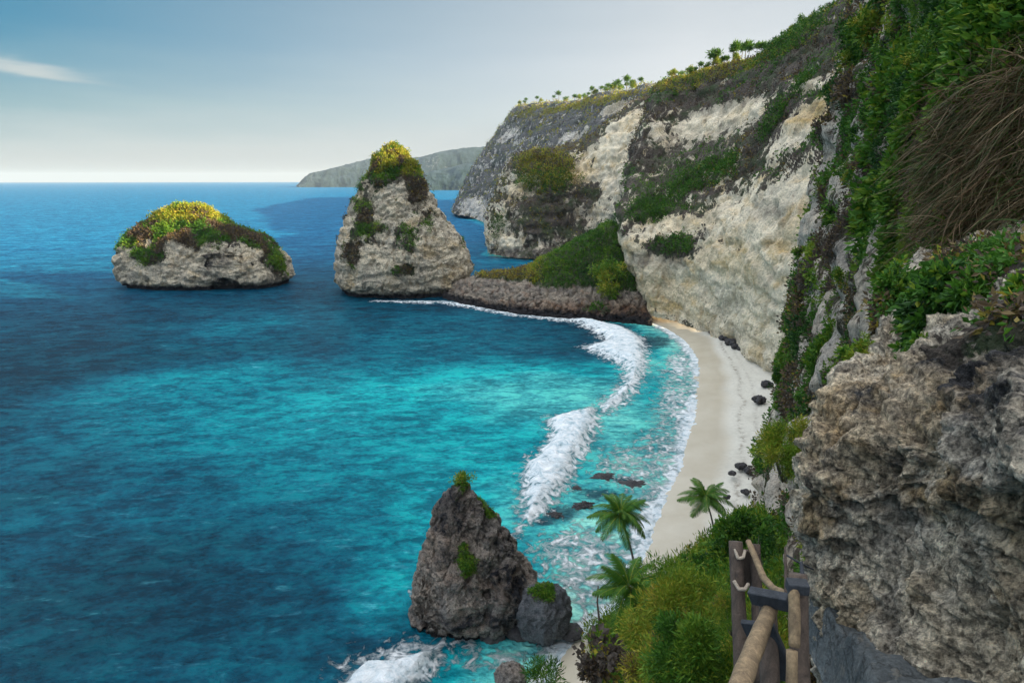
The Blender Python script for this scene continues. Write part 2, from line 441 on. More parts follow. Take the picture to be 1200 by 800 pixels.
def water_material():
    m, n, p, out = new_mat('sea_water')
    co = n_coord(n)
    s = n_attr(n, 'shallow'); fo = n_attr(n, 'foam'); rf = n_attr(n, 'reef')
    warp = n_noise(n, n_map(n, co, (0.6, 1, 1), (0, 0, 0.35)), 0.05, 6, 0.65, 1.2)
    s2 = n_math(n, 'ADD', s, n_math(n, 'MULTIPLY', n_math(n, 'SUBTRACT', warp, 0.5), 0.28))
    c = n_ramp(n, s2, [(0.0, (0.0003, 0.026, 0.046)), (0.16, (0.0005, 0.068, 0.108)), (0.34, (0.001, 0.138, 0.182)), (0.52, (0.004, 0.26, 0.29)), (0.75, (0.08, 0.42, 0.40)), (0.92, (0.24, 0.50, 0.46)), (1.0, (0.42, 0.50, 0.43))])
    c = n_mix(n, n_attr(n, 'open'), c, n_ramp(n, warp, [(0.35, (0.003, 0.072, 0.165)), (0.65, (0.006, 0.115, 0.225))]))
    reefn = n_noise(n, co, 0.35, 7, 0.7, 0.8)
    rfac = n_ramp(n, n_math(n, 'ADD', rf, n_math(n, 'MULTIPLY', n_math(n, 'SUBTRACT', reefn, 0.5), 1.2)), [(0.4, 0), (0.7, 0.85)])
    c = n_mix(n, rfac, c, (0.015, 0.04, 0.06))
    # wave relief
    w0 = n_noise(n, n_map(n, co, (0.6, 1.0, 1), (0, 0, -0.30)), 0.085, 4, 0.6, 0.5)
    w1 = n_noise(n, n_map(n, co, (0.50, 1.0, 1), (0, 0, -0.42)), 0.36, 6, 0.62, 0.4)
    w2 = n_noise(n, n_map(n, co, (0.65, 1.0, 1), (0, 0, -0.5)), 1.2, 6, 0.65, 0.2)
    # foam: broken white water with lacy holes
    f1 = n_noise(n, co, 0.55, 9, 0.72, 0.9)
    vor = n.nodes.new('ShaderNodeTexVoronoi'); vor.feature = 'DISTANCE_TO_EDGE'; vor.inputs['Scale'].default_value = 0.55
    L(n, n_map(n, co, (1, 1, 1)), vor.inputs['Vector'])
    lace = n_ramp(n, vor.outputs['Distance'], [(0.0, 1), (0.22, 0)])
    fr = n_math(n, 'ADD', n_math(n, 'MULTIPLY', n_math(n, 'SUBTRACT', f1, 0.5), 1.9), n_math(n, 'MULTIPLY', lace, 0.20))
    ff = n_ramp(n, n_math(n, 'ADD', fo, fr), [(0.42, 0), (0.72, 1)])
    ff = n_math(n, 'MULTIPLY', ff, n_ramp(n, fo, [(0.02, 0), (0.2, 1)]))
    # glints on small scattered crests, painted into the water colour
    cr = n_noise(n, n_map(n, co, (0.35, 1.2, 1), (0, 0, -0.42)), 0.5, 8, 0.7, 0.4)
    glint = n_ramp(n, cr, [(0.58, 0), (0.70, 0.75)])
    c = n_mix(n, n_math(n, 'MULTIPLY', glint, n_ramp(n, s, [(0.1, 0.25), (0.5, 0.6)])), c, (0.10, 0.40, 0.50))
    crest = n_math(n, 'ADD', n_math(n, 'MULTIPLY', w0, 0.28), n_math(n, 'ADD', n_math(n, 'MULTIPLY', w1, 0.42), n_math(n, 'MULTIPLY', w2, 0.30)))
    c = n_mix(n, 0.9, c, n_ramp(n, crest, [(0.43, (0.30, 0.45, 0.54)), (0.5, (0.92, 0.96, 1.0)), (0.565, (2.0, 1.6, 1.42))]), 'MULTIPLY')  # light and dark wave faces painted into the colour by wave height
    fcol = n_ramp(n, f1, [(0.36, (0.40, 0.52, 0.58)), (0.5, (0.70, 0.75, 0.78)), (0.62, (0.86, 0.87, 0.88))])
    c = n_mix(n, ff, c, fcol)
    h = n_math(n, 'ADD', n_math(n, 'MULTIPLY', w0, 2.4), n_math(n, 'MULTIPLY', w1, 1.3))
    h = n_math(n, 'ADD', h, n_math(n, 'MULTIPLY', w2, 0.34))
    h = n_math(n, 'ADD', h, n_math(n, 'MULTIPLY', n_math(n, 'MULTIPLY', f1, ff), 0.6))
    nb = n_bump(n, h, 1.0, 1.3)
    df = n.nodes.new('ShaderNodeBsdfDiffuse'); L(n, c, df.inputs[0]); L(n, nb, df.inputs['Normal'])
    gl = n.nodes.new('ShaderNodeBsdfGlossy'); gl.inputs['Roughness'].default_value = 0.22; gl.inputs['Color'].default_value = (0.78, 0.92, 1, 1); L(n, nb, gl.inputs['Normal'])
    fz = n.nodes.new('ShaderNodeFresnel'); fz.inputs[0].default_value = 1.33; L(n, nb, fz.inputs['Normal'])
    k = n_math(n, 'MULTIPLY', n_math(n, 'MINIMUM', fz.outputs[0], 0.24), n_ramp(n, ff, [(0, 0.36), (1, 0)]))
    mx = n.nodes.new('ShaderNodeMixShader'); L(n, k, mx.inputs[0]); L(n, df.outputs[0], mx.inputs[1]); L(n, gl.outputs[0], mx.inputs[2])
    L(n, mx.outputs[0], out.inputs[0]); n.nodes.remove(p)
    return m
M_sea = water_material()

# ------------------------------------------------------------------ lofted terrain
def crom(P, t, axis):
    """Catmull-Rom along axis of a control array P at parameters t (0..n-1)"""
    P = np.moveaxis(P, axis, 0)
    n = len(P)
    E = np.concatenate([[2 * P[0] - P[1]], P, [2 * P[-1] - P[-2]]])
    i = np.clip(np.floor(t).astype(int), 0, n - 2)
    f = (t - i).reshape(-1, *([1] * (P.ndim - 1)))
    p0, p1, p2, p3 = E[i], E[i + 1], E[i + 2], E[i + 3]
    r = 0.5 * ((2 * p1) + (-p0 + p2) * f + (2 * p0 - 5 * p1 + 4 * p2 - p3) * f ** 2 + (-p0 + 3 * p1 - 3 * p2 + p3) * f ** 3)
    return np.moveaxis(r, 0, axis)

def grid_faces(nu, nv, wrap=False):
    i = np.arange(nu - 1)[:, None]; j = np.arange(nv if wrap else nv - 1)[None, :]
    j2 = (j + 1) % nv
    a = i * nv + j; b = i * nv + j2; c = (i + 1) * nv + j2; d = (i + 1) * nv + j
    return np.stack([a, b, c, d], -1).reshape(-1, 4)

def grid_normals(G, wrap=False):
    du = np.gradient(G, axis=0)
    if wrap:
        dv = (np.roll(G, -1, 1) - np.roll(G, 1, 1)) / 2
    else:
        dv = np.gradient(G, axis=1)
    N = np.cross(dv, du)
    return N / np.maximum(np.linalg.norm(N, axis=2, keepdims=True), 1e-9)

class Surf:
    """a dense grid G (nu,nv,3); displaced and given attributes, then built"""
    def __init__(s, G, wrap=False, flip=False):
        s.G, s.wrap, s.flip = G, wrap, flip
        s.att = {k: np.zeros(G.shape[:2]).ravel() for k in ('veg', 'stain_shade', 'tan')}
    @property
    def P(s): return s.G.reshape(-1, 3)
    def N(s):
        n = grid_normals(s.G, s.wrap).reshape(-1, 3)
        return -n if s.flip else n
    def push(s, h):
        s.G = (s.P + s.N() * h[:, None]).reshape(s.G.shape)
    def spots(s, name, lst, stretch=1.0, add=True):
        """patches: (px, py, rx, ry, value): a spot on the surface nearest that sight line, with its size in metres"""
        P = s.P; X, Y, D = proj(P)
        out = s.att[name]
        wob = fbm(P / (0.02 * np.maximum(D, 3).mean()), 4, 77) * 0.8
        for px, py, rx, ry, v in lst:
            e = (X - px) ** 2 + (Y - py) ** 2
            near = np.where((e < max(36, e.min() * 2 + 4)) & (D > 0.5))[0]
            if len(near) == 0: continue
            k = near[np.argmin(D[near])]
            c, d = P[k], D[k]
            a, b = rx * d / FPX * stretch, ry * d / FPX
            q = np.sqrt(((P[:, 0] - c[0]) ** 2 + (P[:, 1] - c[1]) ** 2) / a ** 2 + ((P[:, 2] - c[2]) / b) ** 2)
            w = sstep(1.7, 0.45, q + wob * 1.0)
            out = out * (1 - w) + v * w
        s.att[name] = out
    def faces(s):
        F = grid_faces(s.G.shape[0], s.G.shape[1], s.wrap)
        return F[:, ::-1] if s.flip else F
    def build(s, name, mat, parent=None):
        return link(name, mesh_np(name, s.P, s.faces(), True, s.att), mat, parent)

def loft(rows, nu, nv, back=None, flip=False):
    """rows: list (bottom to top) of lists (left to right) of (px,py,d). back: list of (dx,dy,dz) world steps appended past the top row"""
    A = np.array([[at(*p) for p in r] for r in rows])
    for b in back or []:
        A = np.concatenate([A, A[-1:] + np.array(b)[None, None, :]])
    tu = np.linspace(0, len(A) - 1, nu); tv = np.linspace(0, A.shape[1] - 1, nv)
    return Surf(crom(crom(A, tu, 0), tv, 1), flip=flip)

def cols_to_rows(cols): return [list(r) for r in zip(*cols)]

def rough_rock(S, size, amp, seed=0, strata=0.0, sfreq=0.25, fine=True):
    P = S.P
    Q = P / size
    h = amp * (0.9 * fbm(Q, 5, seed) + 0.55 * ridged(Q * 1.7 + 5, 4, seed + 31))
    fl = Q * np.array([2.2, 2.2, 0.5])
    h += amp * 0.35 * ridged(fl, 4, seed + 57)
    if strata:
        t = P[:, 2] * sfreq + 1.6 * fbm(Q * 0.6, 3, seed + 90)
        saw = np.abs((t % 1.0) - 0.5) * 2
        h += strata * (sstep(0.15, 0.6, saw) - 0.5) * (0.6 + 0.8 * fbm(Q * 1.3, 3, seed + 13))
    if fine:
        h += amp * 0.30 * fbm(Q * 8, 5, seed + 71, 0.62)
        h -= amp * 0.55 * sstep(0.55, 0.95, ridged(Q * np.array([2.6, 2.6, 1.1]) + 4, 3, seed + 83))
        h += amp * 0.30 * ridged(Q * 5, 4, seed + 95, 0.6)
        pit = fbm(Q * 5.5 + 3, 3, seed + 44)
        h -= amp * 0.35 * sstep(0.22, 0.5, pit)
    S.push(h - h.mean())

# ------------------------------------------------------------------ foliage: many small leaf faces
def leaf_cloud(C, Nrm, size, nleaf, leaf, hue, hue_var=0.12, spread=1.0, up=0.0, aspect=0.5, droop=0.0):
    """C (n,3) clump centres, size (n,) clump radius, leaf (n,) leaf length; returns V, F, hue attr"""
    n = len(C)
    if n == 0: return np.zeros((0, 3)), np.zeros((0, 4), int), np.zeros(0)
    C = np.repeat(C, nleaf, 0); Nn = np.repeat(Nrm, nleaf, 0)
    sz = np.repeat(size, nleaf); lf = np.repeat(leaf, nleaf) * rng.uniform(0.6, 1.35, n * nleaf)
    hu = np.repeat(hue + rng.normal(0, hue_var * 0.7, n), nleaf) + rng.normal(0, hue_var * 0.6, n * nleaf)
    m = len(C)
    r = rng.normal(size=(m, 3)); r /= np.linalg.norm(r, axis=1)[:, None]
    rad = rng.uniform(0, 1, m) ** 0.45
    pos = C + r * (sz * rad * spread)[:, None] + Nn * (sz * 0.45)[:, None]
    dirv = r * 0.8 + Nn * 0.5 + rng.normal(size=(m, 3)) * 0.6
    dirv[:, 2] += up - droop
    dirv /= np.maximum(np.linalg.norm(dirv, axis=1), 1e-6)[:, None]
    side = np.cross(dirv, rng.normal(size=(m, 3)))
    side /= np.maximum(np.linalg.norm(side, axis=1), 1e-6)[:, None]
    bend = np.cross(side, dirv)
    a = pos; b = pos + dirv * (lf * 0.5)[:, None] + side * (lf * aspect * 0.5)[:, None] + bend * (lf * 0.1)[:, None]
    c = pos + dirv * lf[:, None]; d = pos + dirv * (lf * 0.5)[:, None] - side * (lf * aspect * 0.5)[:, None] + bend * (lf * 0.1)[:, None]
    V = np.stack([a, b, c, d], 1).reshape(-1, 3)
    F = np.arange(m * 4).reshape(-1, 4)
    H = np.repeat(np.clip(hu, 0, 1), 4)
    return V, F, H

class Leaves:
    def __init__(s): s.v, s.f, s.h, s.n = [], [], [], 0
    def add(s, V, F, H):
        s.v.append(V); s.f.append(F + s.n); s.h.append(H); s.n += len(V)
    def build(s, name, mat, parent=None):
        me = mesh_np(name, np.concatenate(s.v), np.concatenate(s.f), False, {'hue': np.concatenate(s.h)})
        return link(name, me, mat, parent)

def on_surface(S, n, dens):
    """n random points over the faces of S weighted by area * dens (per vertex); returns points, normals, vertex ids"""
    F = S.faces(); P = S.P
    a, b, c, d = P[F[:, 0]], P[F[:, 1]], P[F[:, 2]], P[F[:, 3]]
    nr = np.cross(c - a, d - b)
    ar = np.linalg.norm(nr, axis=1) * 0.5
    w = ar * dens[F[:, 0]]
    w = w / w.sum()
    k = rng.choice(len(F), n, p=w)
    u, v = rng.uniform(size=(2, n, 1))
    pt = (a[k] * (1 - u) + b[k] * u) * (1 - v) + (d[k] * (1 - u) + c[k] * u) * v
    nn = nr[k] / np.maximum(np.linalg.norm(nr[k], axis=1), 1e-9)[:, None]
    return pt, nn, F[k, 0]

def scrub(S, n, nleaf, hue_fn, size=(0.8, 2.0), leaf=0.7, dens_pow=1.0, per_d=None, hue_var=0.12, dens=None, flat=0.35, aspect=0.55):
    """ground cover on a surface: clumps where the veg attribute is high"""
    dn = np.clip(S.att['veg'], 0, 1) ** dens_pow if dens is None else dens
    nz = fbm(S.P / (size[1] * 6), 3, 5)
    dn = sstep(0.42, 0.75, dn + nz * 0.55) + 1e-9
    if per_d is not None:   # more clumps on the nearer ground, they are smaller there
        _, _, D = proj(S.P); dn = dn / np.clip(D, 4, None) ** per_d
    if per_d is not None:
        X, Y, D = proj(S.P); dn = dn * np.where((X > 780) & (X < 1290) & (Y > -90) & (Y < 900) & (D > 0.5), 1.0, 1e-4)
    pt, nn, vi = on_surface(S, n, dn)
    up = nn * 0.6 + np.array([0, 0, 0.55])
    up /= np.linalg.norm(up, axis=1)[:, None]
    sz = size[0] + (size[1] - size[0]) * rng.uniform(0, 1, n) ** 2.2
    lf = np.full(n, leaf)
    if per_d is not None:
        k = np.clip(np.linalg.norm(pt - np.array([0, 0, CAM_Z]), axis=1) / 80.0, 0.10, 1.6)
        sz = sz * k; lf = lf * k
    hue = hue_fn(pt, vi)
    return leaf_cloud(pt, up, sz, nleaf, lf, hue, hue_var, aspect=aspect)

# ================================================================== SETTING
# ---- main wall above the beach
colsB = [
    [(760, 352, 292), (755, 330, 293), (752, 300, 294), (745, 255, 297), (748, 195, 306), (757, 145, 318), (764, 106, 330)],
    [(757, 367, 224), (750, 348, 225), (740, 318, 226), (724, 268, 229), (735, 200, 247), (757, 142, 258), (772, 106, 268)],
    [(800, 379, 208), (798, 360, 208), (792, 330, 209), (778, 280, 213), (785, 212, 233), (802, 150, 252), (818, 92, 262)],
    [(850, 401, 184), (848, 378, 184), (845, 340, 185), (836, 285, 189), (842, 212, 210), (850, 142, 231), (872, 78, 246)],
    [(905, 441, 152), (904, 415, 152), (902, 365, 153), (896, 290, 158), (896, 205, 180), (907, 115, 204), (930, 45, 222)],
    [(960, 482, 130), (960, 455, 130), (960, 390, 131), (956, 300, 136), (956, 195, 157), (966, 95, 180), (986, 6, 204)],
    [(1030, 545, 105), (1030, 510, 105), (1030, 430, 106), (1030, 310, 111), (1036, 175, 130), (1052, 60, 150), (1075, -60, 172)]]
B = loft(cols_to_rows(colsB), 420, 620, back=[(13, 11, 6.6), (30, 8, 2), (260, -70, 12), (700, -260, 30)])
rough_rock(B, 26, 2.5, 3, strata=1.3, sfreq=0.11)
B.push(0.55 * ridged(B.P * np.array([0.35, 0.35, 0.05]), 4, 66) * sstep(60, 40, B.P[:, 2]) - 0.25)
PB = B.P
slope_up = sstep(0.15, 0.6, B.N()[:, 2])
B.att['veg'] = np.clip(0.20 + 0.75 * slope_up + 0.5 * sstep(40, 88, PB[:, 2]) * 0.62, 0, 1)
B.spots('veg', [
    (830, 330, 95, 45, 0.0), (900, 330, 40, 90, 0.0), (880, 260, 45, 45, 0.05), (770, 345, 40, 30, 0.0), (920, 240, 30, 60, 0.05),
    (775, 262, 24, 14, 0.1), (890, 390, 60, 50, 0.0), (850, 110, 80, 22, 0.78), (760, 175, 26, 55, 0.72), (745, 235, 22, 30, 0.7),
    (808, 205, 36, 30, 0.72), (785, 290, 18, 13, 0.9), (848, 240, 26, 26, 0.25), (860, 200, 30, 26, 0.55), (835, 142, 36, 22, 0.12), (868, 128, 20, 12, 0.05),
    (900, 140, 14, 44, 0.95), (885, 175, 16, 30, 0.8), (938, 95, 30, 12, 0.5), (950, 130, 24, 20, 0.1), (918, 160, 16, 20, 0.1), (925, 60, 40, 25, 0.95),
    (905, 225, 16, 20, 0.1), (800, 112, 26, 12, 0.9), (775, 130, 14, 10, 0.6)], stretch=2.0)
B.spots('tan', [(950, 130, 22, 18, 0.7), (760, 345, 30, 24, 0.35), (830, 300, 60, 18, 0.3), (925, 260, 14, 60, 0.4), (800, 250, 30, 14, 0.3), (862, 130, 16, 12, 0.25)], stretch=2.0)
B.spots('stain_shade', [(800, 180, 40, 30, 0.5), (850, 105, 70, 18, 0.6), (765, 300, 20, 10, 0.5), (900, 245, 20, 10, 0.5)], stretch=2.0)
tag(B.build('cliff_wall', M_cliff), kind='structure')

def hueB(pt, vi):
    X, Y, D = proj(pt)
    h = 0.97 + 0.2 * fbm(pt / 30, 3, 21)
    g = fbm(pt / 18 + 9, 3, 33)
    h = np.where(g > 0.05, 0.18 + 0.5 * np.clip(g, 0, 0.4), h)
    top = pt[:, 2] > 101
    h = np.where(top & (rng.uniform(size=len(pt)) < 0.75), 0.62 + 0.1 * rng.normal(size=len(pt)), h)
    return h
lv = Leaves()
lv.add(*scrub(B, 42000, 7, hueB, (0.6, 2.0), 0.8, hue_var=0.08))
# fresh green clusters on the ledges
def green_spots(S, lst, n, size, leaf, hue, nleaf=8, stretch=1.5):
    keep = S.att['veg'].copy(); S.att['veg'] = np.zeros(len(keep)); S.spots('veg', lst, stretch=stretch)
    w = S.att['veg'].copy(); S.att['veg'] = keep
    pt, nn, vi = on_surface(S, n, w + 1e-9)
    up = nn * 0.7 + np.array([0, 0, 0.5]); up /= np.linalg.norm(up, axis=1)[:, None]
    sz = rng.uniform(size[0], size[1], n)
    return leaf_cloud(pt, up, sz, nleaf, np.full(n, leaf), np.full(n, hue), 0.12)
lv.add(*green_spots(B, [(800, 215, 16, 20, 1), (826, 195, 14, 14, 1), (785, 290, 14, 9, 1), (900, 140, 8, 40, 1), (760, 240, 14, 16, 1), (840, 195, 20, 14, 1), (920, 45, 30, 20, 1), (940, 90, 8, 30, 1)], 2600, (0.8, 2.2), 0.8, 0.24))
tag(lv.build('scrub', M_leaf), 'olive and brown scrub covering the upper main cliff above the pale wall', 'scrub', kind='stuff')

lv = Leaves()
lv.add(*green_spots(B, [(800, 88, 30, 5, 1), (840, 78, 36, 6, 1), (880, 66, 30, 6, 1), (780, 98, 12, 4, 1)], 1600, (0.4, 1.0), 0.7, 0.70, stretch=2.5))  # golden sunlight on the rim partly painted as yellow leaf colour
tag(lv.build('rim_grass', M_leaf), 'sunlit yellow grass strip along the rim of the main cliff below the palms', 'grass', kind='stuff')

# ---- buttress with the ledge painted sunlit and the pale face behind the wall
colsA2 = [
    [(600, 280, 520), (598, 265, 520), (598, 240, 522), (600, 215, 524), (606, 192, 528)],
    [(574, 294, 420), (571, 275, 420), (576, 242, 424), (586, 212, 427), (600, 189, 432)],
    [(588, 300, 398), (584, 275, 398), (590, 235, 401), (598, 205, 404), (609, 183, 410)],
    [(632, 304, 384), (630, 272, 386), (627, 235, 389), (629, 205, 393), (634, 180, 402)],
    [(690, 305, 380), (682, 272, 383), (670, 236, 388), (662, 208, 394), (661, 183, 404)],
    [(722, 303, 372), (702, 262, 378), (690, 226, 388), (688, 192, 398), (694, 160, 415)],
    [(742, 303, 350), (730, 252, 356), (732, 202, 364), (738, 160, 374), (745, 121, 398)],
    [(790, 303, 330), (785, 252, 334), (785, 202, 342), (790, 160, 352), (800, 112, 370)]]
A2 = loft(cols_to_rows(colsA2), 240, 330, back=[(2, 14, 0.6), (10, 40, 3), (40, 60, 10)])
rough_rock(A2, 34, 4.2, 17, strata=1.6, sfreq=0.09)
A2.att['veg'] = np.clip(0.36 + 0.6 * sstep(0.2, 0.6, A2.N()[:, 2]), 0, 1)
A2.spots('veg', [(600, 265, 18, 40, 0.1), (645, 250, 28, 45, 0.85), (610, 215, 12, 16, 0.2), (675, 190, 14, 24, 0.15), (712, 200, 24, 50, 0.05), (690, 240, 14, 20, 0.3), (688, 228, 12, 14, 0.9), (725, 150, 20, 24, 0.15), (630, 186, 30, 10, 1.0), (655, 285, 34, 14, 0.55)], stretch=1.6)
A2.spots('tan', [(672, 200, 14, 22, 0.6), (605, 222, 10, 12, 0.4), (735, 140, 12, 20, 0.3)], stretch=1.6)
A2.spots('stain_shade', [(650, 245, 26, 40, 0.7), (600, 297, 40, 6, 1.0), (650, 300, 50, 6, 1.0)], stretch=1.6)
tag(A2.build('cliff_buttress', M_cliff), kind='structure')
lv = Leaves()
lv.add(*scrub(A2, 5000, 7, lambda pt, vi: 0.92 + 0.2 * fbm(pt / 25, 3, 3), (0.9, 2.4), 1.0))
lv.add(*green_spots(A2, [(632, 186, 26, 10, 1), (640, 200, 20, 16, 1)], 900, (1.0, 2.4), 1.1, 0.72, stretch=1.2))  # yellow leaf colour paints in the sunlight that misses this ledge
lv.add(*green_spots(A2, [(635, 207, 24, 12, 1), (580, 262, 5, 16, 1)], 700, (1.0, 2.4), 1.0, 0.22, stretch=1.2))
tag(lv.build('scrub', M_leaf), 'scrub, its top coloured sunlit yellow, on the ledge of the cliff buttress across the cove', 'scrub', kind='stuff')

# ---- the headland behind
colsA = [
    [(600, 232, 1500), (600, 222, 1500), (602, 196, 1500), (606, 165, 1500), (612, 138, 1500)],
    [(534, 246, 930), (539, 232, 932), (557, 196, 938), (579, 160, 945), (602, 131, 955)],
    [(556, 256, 760), (562, 238, 764), (584, 200, 775), (605, 164, 788), (624, 127, 815)],
    [(580, 266, 640), (588, 240, 648), (605, 202, 660), (624, 165, 680), (652, 126, 715)],
    [(622, 286, 525), (632, 245, 535), (644, 202, 550), (667, 162, 570), (700, 117, 606)],
    [(700, 292, 440), (710, 235, 450), (716, 192, 465), (725, 152, 490), (747, 110, 522)],
    [(790, 292, 400), (790, 235, 410), (795, 192, 420), (800, 152, 440), (815, 100, 470)]]
A = loft(cols_to_rows(colsA), 240, 330, back=[(16, 18, 7), (60, 60, 6), (300, 200, 26)])
rough_rock(A, 60, 6.5, 29, strata=2.2, sfreq=0.05)
A.att['veg'] = np.clip(0.52 + 0.5 * sstep(0.35, 0.75, A.N()[:, 2]), 0, 1)
A.spots('veg', [(600, 185, 16, 14, 0.45), (585, 195, 10, 12, 0.25), (545, 240, 16, 10, 0.1), (560, 246, 18, 8, 0.1), (590, 155, 10, 10, 0.35), (655, 160, 10, 10, 0.3), (650, 140, 60, 12, 0.75)], stretch=2.0)
A.spots('tan', [(722, 122, 18, 8, 0.5)], stretch=2)
A.spots('veg', [(722, 123, 17, 6, 0.0)], stretch=2)
tag(A.build('cliff_headland', M_far), kind='structure')
lv = Leaves()
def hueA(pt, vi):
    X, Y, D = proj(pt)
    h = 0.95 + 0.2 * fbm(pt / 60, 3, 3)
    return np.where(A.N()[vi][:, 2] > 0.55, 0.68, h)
lv.add(*scrub(A, 14000, 6, hueA, (1.2, 3.6), 1.6))
lv.add(*green_spots(A, [(612, 130, 16, 4, 1), (640, 127, 18, 4, 1), (668, 122, 18, 4, 1), (700, 115, 22, 5, 1), (730, 110, 18, 5, 1)], 1300, (0.8, 2.0), 1.3, 0.72, stretch=2.5))  # sunlight along the headland rim painted in with yellow leaves
tag(lv.build('scrub', M_leaf), 'dark scrub on the shaded headland with a rim coloured sunlit yellow', 'scrub', kind='stuff')

# ---- two far capes on the horizon
def far_cape(pts, foot_py, d, thick):
    z0 = -2.0
    rows = [[(x, foot_py + 2, d) for x, y in pts], [(x, foot_py - (foot_py - y) * 0.45, d * 1.004) for x, y in pts], [(x, y, d * 1.03) for x, y in pts]]
    S = loft(rows, 60, 320, back=[(0, thick * 0.5, 10), (0, thick, -60), (0, thick * 1.3, -200)])
    return S
F1 = far_cape([(349, 219), (353, 214), (362, 207), (378, 201), (395, 197), (415, 192), (432, 189), (455, 191), (480, 188), (500, 184), (530, 178), (548, 175), (575, 175), (640, 170)], 219.5, 4300, 900)
F2 = far_cape([(476, 222), (484, 215), (497, 207), (512, 203), (530, 200), (548, 196), (570, 192), (640, 185)], 223, 3000, 700)
for S, sd in ((F1, 5), (F2, 9)):
    S.push(24 * fbm(S.P / 220, 6, sd) + 12 * ridged(S.P / 90, 4, sd + 3))
    S.att['veg'] = np.clip(1.0 - 0.45 * sstep(0.1, 0.45, fbm(S.P / 260, 4, sd + 8)), 0, 1)
F2.att['veg'] = np.maximum(F2.att['veg'], 0.66); F1.att['veg'] = np.maximum(F1.att['veg'], 0.66)
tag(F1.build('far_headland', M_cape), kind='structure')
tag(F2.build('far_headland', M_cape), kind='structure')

# ---- rocky neck and the green hill between the stack and the wall
colsH = [
    [(520, 353, 262), (520, 350, 263), (522, 346, 265), (524, 341, 268), (526, 337, 270), (528, 338, 285)],
    [(560, 360, 244), (560, 356, 245), (560, 348, 247), (561, 340, 250), (562, 325, 256), (566, 326, 275)],
    [(605, 368, 232), (605, 362, 233), (605, 350, 235), (606, 342, 238), (610, 317, 246), (615, 322, 272)],
    [(650, 373, 225), (650, 368, 226), (650, 356, 228), (651, 346, 231), (658, 293, 242), (662, 312, 275)],
    [(690, 376, 221), (690, 371, 222), (690, 357, 224), (690, 346, 228), (692, 274, 238), (700, 305, 275)],
    [(720, 379, 218), (720, 374, 219), (718, 358, 221), (716, 346, 225), (715, 261, 236), (722, 305, 275)],
    [(742, 381, 216), (742, 377, 217), (740, 366, 218), (739, 352, 221), (731, 288, 233), (742, 305, 270)],
    [(764, 384, 213), (764, 381, 214), (764, 374, 216), (764, 368, 219), (760, 345, 230), (766, 320, 265)]]
H = loft(cols_to_rows(colsH), 150, 420, back=[(0, 14, -8), (0, 24, -20)])
rough_rock(H, 8, 1.9, 41, strata=0.8, sfreq=0.35)
H.push(1.3 * ridged(H.P / 3.5, 4, 15) * sstep(13, 8, H.P[:, 2]))
H.att['veg'] = sstep(8.5, 12, H.P[:, 2] + 3 * fbm(H.P / 6, 3, 8)) * 0.95
H.spots('stain_shade', [(650, 365, 60, 6, 0.6), (560, 352, 40, 6, 0.4), (720, 365, 30, 8, 0.7), (600, 362, 30, 5, 0.6)], 1.6)
H.spots('tan', [(690, 362, 40, 8, 0.6), (620, 360, 40, 6, 0.5), (735, 360, 20, 10, 0.7)], 1.6)
H.spots('veg', [(700, 352, 14, 7, 0.6), (660, 345, 30, 5, 0.2)], 1.3)
tag(H.build('rocky_neck', M_neck), kind='structure')
lv = Leaves()
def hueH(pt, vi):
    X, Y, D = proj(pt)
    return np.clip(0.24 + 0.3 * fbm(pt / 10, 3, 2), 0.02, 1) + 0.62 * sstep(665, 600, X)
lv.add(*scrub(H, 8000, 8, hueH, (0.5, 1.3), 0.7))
tag(lv.build('scrub', M_leaf), 'dark green scrub clothing the steep hill at the end of the beach', 'scrub', kind='stuff')

# ---- near slope at the right, overgrown
colsC = [
    [(985, 585, 118), (975, 480, 119), (985, 330, 121), (1005, 190, 123), (1045, 60, 127), (1075, -40, 132), (1110, -160, 150)],
    [(898, 573, 98), (924, 457, 97), (946, 312, 95), (968, 195, 95), (1000, 80, 97), (1018, -12, 100), (1060, -150, 118)],
    [(898, 650, 76), (940, 505, 73), (975, 345, 69), (1006, 205, 67), (1037, 80, 67), (1060, -45, 69), (1100, -180, 82)],
    [(905, 770, 50), (958, 605, 46), (1008, 405, 42), (1040, 235, 40), (1066, 90, 40), (1090, -55, 42), (1130, -220, 52)],
    [(925, 960, 30), (985, 705, 26.5), (1045, 445, 23.5), (1075, 260, 21.5), (1102, 100, 21.5), (1140, -70, 22.5), (1170, -270, 30)],
    [(950, 1230, 20), (1050, 810, 15.5), (1105, 465, 12.4), (1130, 280, 11.4), (1155, 115, 11.4), (1195, -90, 12), (1235, -330, 17)],
    [(1100, 1400, 12), (1200, 830, 9.5), (1255, 480, 8.0), (1290, 285, 7.6), (1325, 100, 7.7), (1370, -120, 8.2), (1400, -420, 12)],
    [(1400, 1500, 7), (1480, 860, 6), (1560, 490, 5.4), (1600, 285, 5.2), (1640, 80, 5.3), (1690, -160, 6), (1750, -500, 9)]]
C = loft(cols_to_rows(colsC), 520, 560, back=[(20, -4, 4), (90, -20, 14), (350, -60, 40)])
XC, YC, DC = proj(C.P)
kd = np.clip(DC, 4, 110)
hC = np.zeros(len(C.P))
for sz, am, sd in ((16, 2.3, 1), (5, 1.1, 2), (1.6, 0.34, 3)):
    wgt = sstep(sz * 0.35, sz * 1.6, kd)          # large relief fades out on the ground close by
    hC += wgt * am * (fbm(C.P / sz, 4, sd * 13) + 0.6 * ridged(C.P / sz, 3, sd * 29))
hC += 0.05 * fbm(C.P / 0.35, 4, 99)
hC += sstep(12, 40, kd) * 0.9 * (sstep(0.2, 0.7, np.abs(((C.P[:, 2] * 0.16 + 1.2 * fbm(C.P / 14, 3, 55)) % 1) - 0.5) * 2) - 0.5)
C.push(hC - 0.25 * hC.mean())
